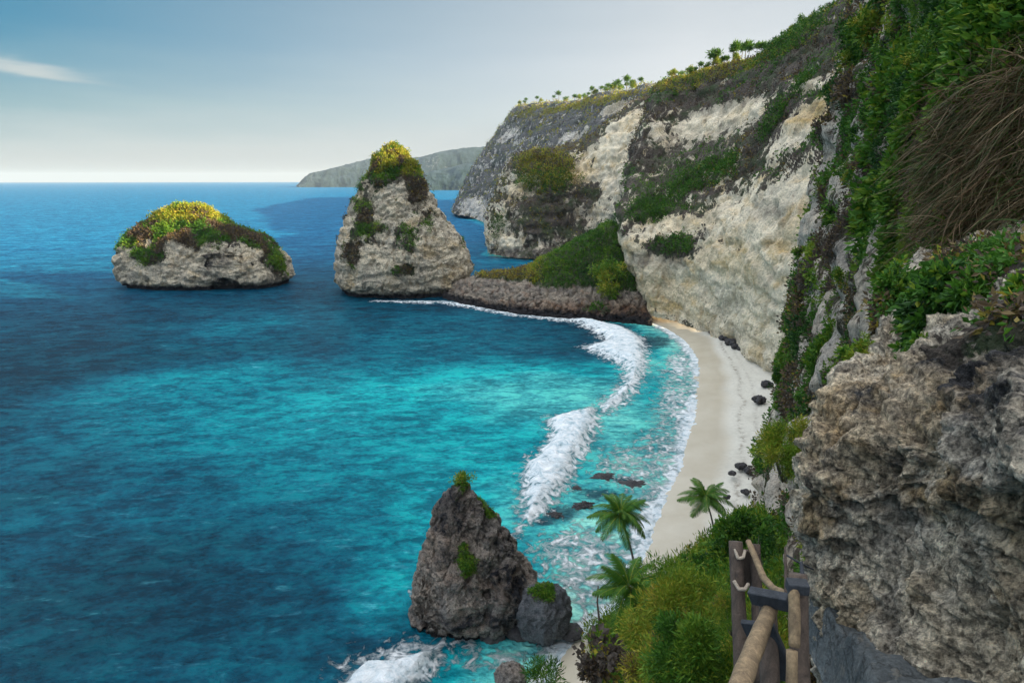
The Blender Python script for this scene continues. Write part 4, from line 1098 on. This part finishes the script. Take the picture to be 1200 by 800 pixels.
for i, (px, py, rx, ry, lab) in enumerate([(578, 742, 16, 9, 'small black rock in the shallows at the foot of the pinnacle'),
                                            (608, 738, 18, 10, 'blue black rock in the shadow between pinnacle and round boulder'),
                                            (560, 738, 13, 7, 'small brown rock awash under the left foot of the pinnacle')]):
    S = boulder('boulder', px, py, rx, ry, dz(py), M_dark, 20 + i, n=36)
    tag(S.build('boulder', M_dark), lab, 'boulder', 'rocks around the pinnacle')
for i, (px, py, rx, ry, lab) in enumerate([(651, 603, 9, 4, 'dark reef rock at the landward edge of the lower breaker'), (684, 592, 13, 6, 'largest dark reef rock in the turquoise shallows'),
                                            (708, 558, 15, 3.4, 'long flat reef rock out from the middle of the beach'), (742, 566, 18, 2.6, 'thin flat reef rock nearest the sand'),
                                            (676, 572, 10, 3, 'flat reef rock just behind the lower breaker')]):
    S = boulder('reef_rock', px, py + 1, rx, ry * 0.55, dz(py), M_dark, 40 + i, n=70, flat=0.7, amp=1.2, lobes=0.85)
    tag(S.build('reef_rock', M_dark), lab, 'reef rock', 'low reef rocks in the shallows')

# fallen rocks along the foot of the wall
foot = [(836, 391), (849, 398), (857, 403), (863, 408), (870, 410), (876, 413), (884, 419), (893, 425), (868, 548), (880, 553), (858, 556), (874, 578), (852, 584), (890, 470), (898, 452)]
rk = []
for i, (px, py) in enumerate(foot):
    kk = random.uniform(0.7, 1.5)
    S = boulder('fallen_rock', px, py - 2, (4.5 if py < 440 else 5) * kk, (2.4 if py < 440 else 2.8) * kk, dz(py, 2.2), M_dark, 60 + i, n=36, amp=0.55, lobes=0.6)
    o = S.build('fallen_rock', M_dark)
    tag(o, 'dark fallen rock lying on pale sand at the foot of the cliff', 'rock', 'fallen rocks along the cliff foot')

# ================================================================== PALMS
def frond_mesh(name, length, seed, nl=46, wid=0.030, leaf_len=0.25, curl=1.0):
    r = np.random.default_rng(seed)
    n = 16
    t = np.linspace(0, 1, n)
    # rachis in the local XZ plane: rises a little, then droops
    x = length * (t - 0.12 * curl * t ** 3); z = length * (0.28 * t - 0.62 * curl * t ** 2.2)
    V, F, H = [], [], []
    def quad(a, b, c, d, h):
        k = len(V); V.extend([a, b, c, d]); F.append((k, k + 1, k + 2, k + 3)); H.extend([h] * 4)
    rw = length * 0.012
    for i in range(n - 1):
        a = np.array([x[i], 0, z[i]]); b = np.array([x[i + 1], 0, z[i + 1]])
        w0, w1 = rw * (1 - t[i] * 0.8), rw * (1 - t[i + 1] * 0.8)
        quad(a - [0, w0, 0], a + [0, w0, 0], b + [0, w1, 0], b - [0, w1, 0], 0.62)
        quad(a - [0, 0, w0], a + [0, 0, w0 * .4], b + [0, 0, w1 * .4], b - [0, 0, w1], 0.62)
    for k in range(nl):
        tt = 0.1 + 0.9 * k / (nl - 1)
        px_ = np.interp(tt, t, x); pz = np.interp(tt, t, z)
        tx = np.interp(min(tt + .02, 1), t, x) - np.interp(tt - .02, t, x); tz = np.interp(min(tt + .02, 1), t, z) - np.interp(tt - .02, t, z)
        tn = np.array([tx, 0, tz]); tn /= np.linalg.norm(tn) + 1e-9
        ll = length * leaf_len * (math.sin(math.pi * min(1, 0.16 + 0.8 * tt)) ** 0.7)
        for s in (-1, 1):
            d_ = tn * 0.62 + np.array([0, s * 0.8, 0]) + np.array([0, 0, -0.16 - 0.35 * r.uniform()])
            d_ /= np.linalg.norm(d_)
            p0 = np.array([px_, 0, pz])
            w = length * wid * 0.5 * tn
            m = p0 + d_ * ll * 0.55; e = p0 + d_ * ll + np.array([0, 0, -ll * 0.28])
            hh = 0.26 + 0.14 * r.normal() * 0.6
            quad(p0 - w * .5, p0 + w * .5, m + w * .75, m - w * .75, hh)
            quad(m - w * .75, m + w * .75, e + w * .12, e - w * .12, hh)
    return mesh_np(name, np.array(V), np.array(F), False, {'hue': np.clip(np.array(H), 0, 1)})

def trunk_mb(base, top, r0, r1, bow=0.4, rings=26):
    base, top = Vector(base), Vector(top)
    mb = MB(); pts = []; rad = []
    for i in range(rings):
        t = i / (rings - 1)
        p = base.lerp(top, t); p.x += bow * math.sin(math.pi * t) * 0.5 - 0.0
        pts.append(p); rad.append((r0 + (r1 - r0) * t ** 0.6) * (1.06 if i % 2 else 0.97))
    rad[0] = r0 * 1.5
    mb.tube(pts, rad, 10)
    return mb
FR = [frond_mesh('frond', 4.4, 100 + i, curl=c) for i, c in enumerate((0.55, 0.8, 1.05, 1.3))]
for m_ in FR: m_.materials.append(M_leaf)
def palm(base, top, scale, label, nfr=26, seed=0, skip=None):
    rs = random.Random(seed)
    root = empty('palm_tree', base)
    tag(root, label, 'palm tree', 'coconut palms at the beach')
    tp = Vector(top) - Vector(base)
    trunk_mb((0, 0, 0), tp, 0.19 * scale, 0.11 * scale, 0.5).build('trunk', M_bark, root)
    for k in range(nfr):
        lvl = k / nfr
        o = bpy.data.objects.new('frond', FR[rs.randrange(4)])
        col.objects.link(o); o.parent = root
        o.location = tp + Vector((0, 0, 0.1))
        el = R(62 - 92 * lvl + rs.uniform(-8, 8))
        o.rotation_euler = (rs.uniform(-.25, .25), -el, k * 2.39996 + rs.uniform(-.2, .2))
        s = scale * rs.uniform(0.82, 1.08) * (0.85 if lvl < .15 else 1)
        o.scale = (s, s, s)
    mb = MB()
    for k in range(7):
        a = k * 0.9; c = tp + Vector((math.cos(a) * .25, math.sin(a) * .25, -0.2 - .06 * (k % 3))) * 1.0
        mb.tube([c + Vector((0, 0, .14)), c + Vector((0, 0, .07)), c, c - Vector((0, 0, .09)), c - Vector((0, 0, .14))], [.04, .12, .14, .10, .03], 8)
    o = mb.build('coconut_bunch', M_post, root)
    return root
palm(at(748, 690, 68), at(727, 603, 66), 0.86, 'tall coconut palm with full green crown against turquoise water', 28, 1)
palm(at(838, 640, 72), at(827, 584, 68), 0.74, 'smaller coconut palm standing over the pale sand beside the leafy bush', 22, 2)
palm(at(748, 765, 50), at(737, 690, 49), 0.88, 'drooping dark palm just below the tall palm at the water edge', 24, 3)

# thin bare trunk at the water edge
mb = MB(); mb.tube([at(703, 748, 64), at(702, 725, 64.2), at(700, 705, 64.4), at(701, 686, 64.6)], [0.16, 0.12, 0.1, 0.07], 8)
bt = empty('dead_tree', at(703, 748, 64)); tag(bt, 'thin bare dead trunk standing at the water edge left of the lower palm', 'dead tree')
o = mb.build('trunk', M_post); o.parent = bt; o.matrix_parent_inverse = bt.matrix_world.inverted(); o.location = -Vector(bt.location)
o.matrix_parent_inverse.identity()

# palms and trees on the skyline
def small_palm(seed):
    rs = random.Random(seed)
    root = empty('palm_tree')
    h = 9.0
    mb = trunk_mb((0, 0, -1.5), (rs.uniform(-.6, .6), 0, h), 0.28, 0.18, 0.6, 10); mb.build('trunk', M_bark, root)
    lv = Leaves(); r = np.random.default_rng(seed)
    C_ = np.tile([[0, 0, h]], (70, 1)) + r.normal(size=(70, 3)) * np.array([1.1, 1.1, .5])
    V, F, H_ = leaf_cloud(C_, np.tile([[0, 0, 1.]], (70, 1)), np.full(70, 0.8), 4, np.full(70, 2.0), np.full(70, 0.30), 0.12, droop=0.35, aspect=0.22)
    lv.add(V, F, H_)
    lv.build('crown', M_leaf, root)
    return root
def small_tree(seed, hue):
    rs = random.Random(seed); r = np.random.default_rng(seed)
    root = empty('tree')
    mb = MB(); mb.tube([(0, 0, -1.5), (.1, 0, 1.5), (.2, .1, 4)], [.3, .22, .1], 8)
    for k in range(4):
        a = k * 1.6; mb.tube([(.1, 0, 1.6 + .3 * k), (math.cos(a) * 1.2, math.sin(a) * 1.2, 3.2 + .3 * k)], [.12, .04], 6)
    mb.build('trunk', M_bark, root)
    lv = Leaves()
    for k in range(9):
        c = np.array([r.normal() * 1.4, r.normal() * 1.4, 3.4 + r.uniform(-1.2, 1.8)])
        C_ = c + r.normal(size=(16, 3)) * 0.6
        lv.add(*leaf_cloud(C_, np.tile([[0, 0, 1.]], (16, 1)), np.full(16, 0.75), 8, np.full(16, 0.65), np.full(16, hue + r.normal() * .05), 0.12))
    lv.build('crown', M_leaf, root)
    return root
def top_of(S, px):
    """the skyline point of a surface at photo column px"""
    X, Y, D = proj(S.P)
    ok = (np.abs(X - px) < 3.5) & (D > 5)
    i = np.where(ok)[0]
    return S.P[i[np.argmin(Y[i])]]
P1, P2, T1, T2 = small_palm(1), small_palm(2), small_tree(3, 0.34), small_tree(4, 0.55)
used = set()
def put(proto, S, px, s, label, group, cat, sink=2.2):
    p = top_of(S, px)
    o = proto if proto.name not in used else copy_tree(proto)
    used.add(proto.name)
    o.location = (p[0] + random.uniform(0, 3), p[1] + random.uniform(0.5, 4), p[2] - sink * s * random.uniform(.5, 1.3)); o.rotation_euler = (0, 0, random.uniform(0, 6.28)); o.scale = (s, s, s * random.uniform(.9, 1.1))
    tag(o, label, cat, group)
for i, (px, s) in enumerate([(801, 0.75), (808, 0.5), (817, 0.5), (829, 0.85), (834, 0.7), (840, 0.6), (847, 0.6), (852, 0.8), (857, .6), (862, 0.55), (867, 0.7), (872, 0.72), (877, .6), (882, 0.7), (888, .6)]):
    put((P1, P2)[i % 2], B, px, s * random.uniform(.7, 1.15), 'small palm in the row along the sunlit rim of the main cliff', 'palms along the main cliff rim', 'palm tree')
for i, (px, s) in enumerate([(781, .6), (787, .7), (793, .55), (811, .8), (822, .6), (838, .7), (844, .6), (860, .6), (895, .6), (904, .6), (915, .65), (926, .6), (938, .7), (948, .6), (962, .7), (972, .6), (983, .7)]):
    put((T1, T2)[i % 2], B, px, s, 'bushy tree on the skyline of the main cliff', 'trees along the main cliff rim', 'tree', 1.2)
for i, (px, s) in enumerate([(612, 1.0), (618, .8), (625, 1.1), (634, .8), (644, 1.1), (652, 1.3), (668, 1.0), (676, .9), (684, 1.1), (690, 1.0), (697, .9), (702, 1.2), (707, 1.0), (712, 1.3), (717, 1.1), (722, 1.3), (728, 1.0), (733, 1.3), (739, 1.1), (745, 1.2)]):
    put((P1, P2)[i % 2], A, px, s * random.uniform(.45, .95), 'small palm on the skyline of the headland across the cove', 'palms along the headland rim', 'palm tree')
for i, (px, s) in enumerate([(606, 1.0), (615, .8), (630, 1.0), (660, 1.0), (673, 1.1), (681, 1.1), (694, 1.2), (705, 1.3), (715, 1.3), (725, 1.3), (736, 1.3)]):
    put((T2, T1)[i % 2], A, px, s, 'yellowish tree on the skyline of the headland across the cove', 'trees along the headland rim', 'tree', 1.2)
for i, (px, s) in enumerate([(1020, 1.0), (1035, 1.1), (1050, 1.0)]):
    pass

# ================================================================== NEAR SHRUBS
def bush(name, c, rad, n, nleaf, leaf, hue, label, cat='bush', seed=0, group=None, aspect=0.5, up=0.1, var=0.12, csize=0.28, droop=0.0, lumps=20):
    """c centre of the crown; stems from below reach into it"""
    r = np.random.default_rng(seed)
    c = np.array(c); rad = np.array(rad)
    root = empty(name, c - np.array([0, 0, rad[2]]))
    tag(root, label, cat, group)
    L0 = np.array([0, 0, rad[2]])
    lump = r.normal(size=(lumps, 3)); lump /= np.linalg.norm(lump, axis=1)[:, None]; lump *= r.uniform(0.30, 0.92, (lumps, 1))
    k = r.integers(0, lumps, n)
    q = r.normal(size=(n, 3)); q /= np.linalg.norm(q, axis=1)[:, None]
    pos = lump[k] + q * (r.uniform(0, 1, (n, 1)) ** 0.4) * r.uniform(0.18, 0.46, (lumps, 1))[k]
    nn = pos / np.maximum(np.linalg.norm(pos, axis=1), 1e-6)[:, None]
    hu = hue + 0.09 * r.normal(size=lumps)[k]
    lv = Leaves()
    lv.add(*leaf_cloud(L0 + pos * rad, nn, np.full(n, csize * 0.7 * rad.mean()), nleaf, leaf * r.choice([0.55, 0.8, 1.0, 1.25], n), hu, var, up=up, aspect=aspect, droop=droop))
    lv.build('foliage', M_leaf, root)
    mb = MB()
    for j in range(min(lumps, 8)):
        e = L0 + lump[j] * rad * 0.9
        b = np.array([lump[j][0] * rad[0] * .12, lump[j][1] * rad[1] * .12, -0.15 * rad[2]])
        mid = b * .4 + e * .6 + np.array([0, 0, -0.15 * rad[2]])
        w = 0.03 * rad.mean()
        mb.tube([b, mid, e], [w, w * .7, w * .25], 6)
    mb.build('stem', M_bark, root)
    return root
def shrub_px(name, px, py, d, rx, ry, n, nleaf, leaf, hue, label, **kw):
    a, b = rx * d / FPX, ry * d / FPX
    return bush(name, at(px, py, d), (a, a * kw.pop('deep', 0.9), b), n, nleaf, leaf, hue, label, **kw)
shrub_px('bush', 924, 527, 8.6, 31, 36, 520, 30, 0.055, 0.55, 'bright yellow green feathery bush on the lip of the near rock', seed=1, aspect=0.16, up=0.5, var=0.1)
shrub_px('bush', 715, 328, 222, 21, 22, 260, 12, 0.9, 0.50, 'bright green bushy tree at the foot of the dark green hill', seed=2)
shrub_px('leafy_bush', 872, 644, 46, 38, 46, 640, 14, 0.34, 0.25, 'broad dark green leafy bush behind the railing beside the sand', seed=3, var=0.14)
shrub_px('leafy_bush', 826, 672, 50, 28, 24, 300, 12, 0.32, 0.22, 'smaller dark bush left of the broad leafy one', seed=13, var=0.14)
shrub_px('shrub', 800, 720, 30, 72, 46, 1300, 22, 0.30, 0.54, 'yellow green fine leaved shrub in the lower middle, brightest at its top', seed=4, aspect=0.16, up=0.3, var=0.1)
shrub_px('shrub', 820, 770, 20, 58, 48, 1200, 24, 0.21, 0.27, 'deep green feathery shrub nearest the railing at the bottom', seed=5, aspect=0.16, up=0.3, var=0.1)
shrub_px('shrub', 775, 795, 27, 40, 46, 800, 20, 0.28, 0.62, 'browned feathery shrub at the bottom left of the green ones', seed=6, aspect=0.16, up=0.3, var=0.16)
shrub_px('shrub', 862, 715, 19, 26, 30, 300, 20, 0.08, 0.44, 'light green shrub directly left of the tall dark post', seed=7, aspect=0.2, up=0.3, var=0.1)
shrub_px('withered_bush', 702, 772, 44, 26, 34, 70, 12, 0.45, 0.97, 'withered shrub with broad dark brown leaves at the bottom edge', seed=8, aspect=0.75, var=0.05, csize=0.5)
shrub_px('leafy_bush', 1100, 362, 6.3, 42, 46, 300, 12, 0.095, 0.18, 'large leaved dark green bush hanging over the near rock', seed=9, var=0.16, aspect=0.5, droop=0.3)
shrub_px('leafy_bush', 1046, 340, 7.6, 22, 34, 170, 12, 0.075, 0.34, 'lighter green bush left of the dark hanging one', seed=10, var=0.14)
shrub_px('leafy_bush', 1062, 235, 19, 22, 40, 220, 12, 0.20, 0.40, 'yellow green bush beside the brown hanging grass', seed=11, var=0.14)
shrub_px('leafy_bush', 1192, 338, 4.4, 14, 16, 60, 10, 0.07, 0.38, 'small bright leafy sprig on the grey rock at the right edge', seed=12, var=0.1)
shrub_px('shrub', 640, 792, 44, 26, 14, 120, 14, 0.4, 0.28, 'low dark green clump of long leaves at the bottom edge of the bay', seed=14, aspect=0.16, up=0.8)
shrub_px('bush', 1030, 30, 60, 30, 26, 260, 12, 0.5, 0.60, 'sunny yellow green bush at the top of the near slope', seed=15)
shrub_px('leafy_bush', 893, 640, 12, 14, 30, 120, 10, 0.08, 0.2, 'small dark leaved bush behind the dipping rail', seed=16, var=0.1)
slope_bush = [(1012, 70, 95, 20, .5), (1045, 95, 60, 18, .3), (1075, 30, 40, 22, .42), (1030, 150, 60, 16, .22), (1062, 165, 42, 20, .33), (1000, 205, 80, 14, .3), (1040, 215, 45, 16, .5), (1082, 205, 24, 18, .45), (1015, 270, 60, 14, .24),
              (1055, 290, 24, 20, .3), (1020, 330, 42, 16, .45), (985, 255, 75, 12, .2), (948, 300, 92, 10, .3), (930, 390, 92, 12, .28), (950, 420, 66, 14, .5), (925, 440, 90, 11, .2), (1120, 20, 24, 30, .32), (1165, 35, 20, 30, .24), (1095, 110, 24, 22, .36), (1130, 75, 22, 20, .5), (985, 110, 96, 12, .36), (960, 470, 60, 12, .34)]
for i, (px, py, d, rp, hu_) in enumerate(slope_bush):
    e = (XC - px) ** 2 + (YC - py) ** 2 + np.where(DC < 2, 1e9, 0)
    cand = np.where(e < 30)[0]
    j = cand[np.argmin(DC[cand])] if len(cand) else int(np.argmin(e))
    dd_ = DC[j]; a_ = rp * dd_ / FPX
    nrm = C.N()[j]
    bush('bush', C.P[j] + nrm * a_ * 0.35, (a_, a_ * .8, a_ * .95), 170, 10, max(0.07, 0.0042 * dd_), hu_, 'leafy green bush rooted among the creepers of the steep near slope', seed=200 + i, group='bushes on the near slope', var=0.13, droop=0.25, aspect=0.5, lumps=12)
for i, (px, py, d, rx, ry, n_, lf, hu_, lab) in enumerate([
        (1006, 418, 6.9, 20, 22, 150, .05, .44, 'small olive bush on the left shoulder of the near rock'),
        (1150, 352, 5.7, 34, 30, 220, .075, .22, 'dark leafy bush on top of the near rock right of the large leaved one'),
        (1070, 420, 5.6, 18, 24, 110, .06, .30, 'trailing green sprig hanging down the near rock below the large leaved bush'),
        (1118, 325, 8.0, 34, 30, 220, .09, .90, 'brown dry bush under the hanging grass'),
        (1036, 385, 7.4, 18, 20, 120, .06, .92, 'brown twiggy bush at the upper left edge of the near rock')]):
    shrub_px('bush', px, py, d, rx, ry, n_, 11, lf, hu_, lab, seed=300 + i, var=0.1, droop=0.3)
S = boulder('boulder', 598, 795, 16, 18, 46, M_pinn, 77, n=40)
tag(S.build('boulder', M_pinn), 'brown square topped rock at the bottom edge below the pinnacle', 'boulder')

# hanging dry grass on the near slope: tussocks whose blades fan out, arch over and hang
def grass_mass(nt_, per, spots, seed):
    r = np.random.default_rng(seed)
    SEG = 7
    tb, tn, _ = on_surface(C, nt_, spots + 1e-12)
    n = nt_ * per
    own = np.repeat(np.arange(nt_), per)
    d = np.linalg.norm(tb - np.array([0, 0, CAM_Z]), axis=1)[own]
    base = tb[own] + r.normal(size=(n, 3)) * (0.014 * d)[:, None]
    tdir = tn * 0.8 + np.array([-0.10, 0, 0.20]) + r.normal(size=(nt_, 3)) * 0.85
    flow = tdir[own] + r.normal(size=(n, 3)) * 0.45
    flow /= np.linalg.norm(flow, axis=1)[:, None]
    ln = (r.uniform(0.6, 1.2, nt_)[own] * r.uniform(0.5, 1.1, n)) * 0.055 * d
    wd = d * 0.0010 * r.uniform(0.5, 1.3, n)
    hue = np.clip(r.beta(0.9, 1.1, nt_)[own] + r.normal(size=n) * 0.22, 0, 1)
    ln = ln * r.choice([0.4, 0.7, 0.9, 1.2], nt_)[own]
    side = np.cross(flow, r.normal(size=(n, 3))); side /= np.linalg.norm(side, axis=1)[:, None]
    gr = r.uniform(0.5, 1.6, n)
    sway = r.normal(size=(n, 3)) * 0.40
    rows = []
    for k in range(SEG + 1):
        t = k / SEG
        p = base + flow * (ln * t)[:, None] + (np.array([-0.12, 0, -1.0]) + sway) * (ln * gr * 0.8 * t ** 2)[:, None]
        w = (wd * (1 - 0.85 * t))[:, None] * side
        rows.append(p - w); rows.append(p + w)
    V = np.stack(rows, 1).reshape(-1, 3)
    k = np.arange(n)[:, None] * (2 * (SEG + 1)) + np.arange(SEG)[None] * 2
    F = np.stack([k, k + 1, k + 3, k + 2], -1).reshape(-1, 4)
    return mesh_np('dry_grass', V, F, False, {'hue': np.repeat(hue, 2 * (SEG + 1))})
keep = C.att['veg']; C.att['veg'] = np.zeros(len(C.P))
C.spots('veg', [(1165, 210, 70, 95, 1.0), (1190, 100, 55, 60, 1.0), (1210, 250, 60, 70, 1.0), (1135, 160, 24, 60, 0.8)], 1.0)
gw = C.att['veg'] * ((XC > 1142) & (XC < 1290) & (YC > 60) & (YC < 290)); C.att['veg'] = keep
o = link('dry_grass', grass_mass(380, 42, gw, 5), M_dry)
tag(o, 'long brown dry grass hanging over the near slope at the upper right', 'grass', kind='stuff')

# ================================================================== LOG RAILING
rail = empty('log_railing', at(935, 800, 3.6)); rail['label'] = 'rustic railing of dark posts and peeled logs beside the path'; rail['category'] = 'railing'
O = Vector(rail.location)
def rtube(name, pts, rad, mat, n=12, label=None):
    pts = [Vector(at(*p)) - O for p in pts]
    # knotty, slightly bent log
    fine, rr_ = [], []
    for i in range(len(pts) - 1):
        for k in range(6):
            t = k / 6
            fine.append(pts[i].lerp(pts[i + 1], t)); a, b = rad[i], rad[i + 1]
            rr_.append((a + (b - a) * t) * random.uniform(.94, 1.06))
    fine.append(pts[-1]); rr_.append(rad[-1])
    mb = MB(); mb.tube(fine, rr_, n)
    o = mb.build(name, mat, rail)
    if label: o['label'] = label
    return o
rtube('post', [(943, 960, 3.5), (938, 820, 3.6), (935, 672, 3.72)], [.062, .06, .055], M_post)
rtube('post', [(908, 960, 4.05), (903, 820, 4.15), (899, 692, 4.3)], [.07, .068, .06], M_post)
rtube('post', [(872, 860, 5.1), (867, 740, 5.25), (862, 634, 5.4)], [.068, .064, .06], M_post)
rtube('post', [(890, 800, 5.2), (888, 720, 5.3), (885, 637, 5.45)], [.05, .05, .045], M_post)
rtube('rail', [(855, 835, 3.1), (880, 768, 3.6), (903, 712, 4.1)], [.062, .058, .05], M_log, label='peeled pale log running up to the dark beam')
rtube('rail', [(929, 985, 3.38), (928, 880, 3.42), (928, 762, 3.48)], [.036, .036, .032], M_log)
rtube('rail', [(931, 757, 3.52), (931, 715, 3.56), (930, 690, 3.6)], [.034, .034, .03], M_log)
rtube('rail', [(877, 634, 5.42), (886, 655, 5.2), (895, 677, 5.0), (906, 689, 4.75), (922, 696, 4.5)], [.026, .028, .03, .028, .026], M_log, label='thin pale branch dipping between the posts')
rtube('rope', [(861, 643, 5.35), (865, 654, 5.3), (871, 653, 5.3), (873, 645, 5.35)], [.014] * 4, M_rope)
rtube('rope', [(860, 680, 5.25), (866, 690, 5.2), (873, 690, 5.2), (877, 684, 5.25)], [.016] * 4, M_rope)
rtube('rope', [(920, 649, 4.4), (935, 658, 4.3), (953, 667, 4.6)], [.007] * 3, M_beam)
rtube('twig', [(921, 700, 4.2), (921, 670, 4.25), (920, 640, 4.3)], [.012, .011, .006], M_post)
rtube('twig', [(938, 690, 3.7), (940, 672, 3.75), (939, 658, 3.8)], [.016, .014, .01], M_beam)
def rbeam(name, p, q, h, th, mat):
    a, b = Vector(at(*p)) - O, Vector(at(*q)) - O
    x = (b - a).normalized(); y = Vector((0, 1, 0)); y = (y - x * y.dot(x)).normalized(); z = x.cross(y)
    mb = MB(); mb.box((a + b) / 2, (x, y, z), ((b - a).length / 2, th, h))
    return mb.build(name, mat, rail, smooth=False, bevel=0.008)
rbeam('beam', (880, 697, 4.15), (926, 706, 3.95), .055, .035, M_beam)
rbeam('beam', (922, 686, 3.62), (947, 688, 3.6), .035, .04, M_beam)
rbeam('plank_or_void', (862, 664, 5.5), (889, 668, 5.45), .19, .02, M_post)
rbeam('plank_or_void', (883, 760, 4.35), (922, 765, 4.2), .27, .02, M_beam)  # dark sheet standing in for the shaded void below the beam

# ================================================================== AIR
hm = bpy.data.materials.new('air'); hm.use_nodes = True
hn = hm.node_tree; hn.nodes.clear()
ho = hn.nodes.new('ShaderNodeOutputMaterial'); hv = hn.nodes.new('ShaderNodeVolumePrincipled')
hv.inputs['Color'].default_value = (0.62, 0.74, 0.86, 1); hv.inputs['Density'].default_value = HAZE; hv.inputs['Anisotropy'].default_value = 0.1
hn.links.new(hv.outputs[0], ho.inputs['Volume'])
hb = MB(); hb.box((0, 0, 118), ((1, 0, 0), (0, 1, 0), (0, 0, 1)), (17500, 17500, 121))
hz = hb.build('haze', hm, smooth=False)
tag(hz, kind='stuff', label='thin sea haze that pales the far capes')
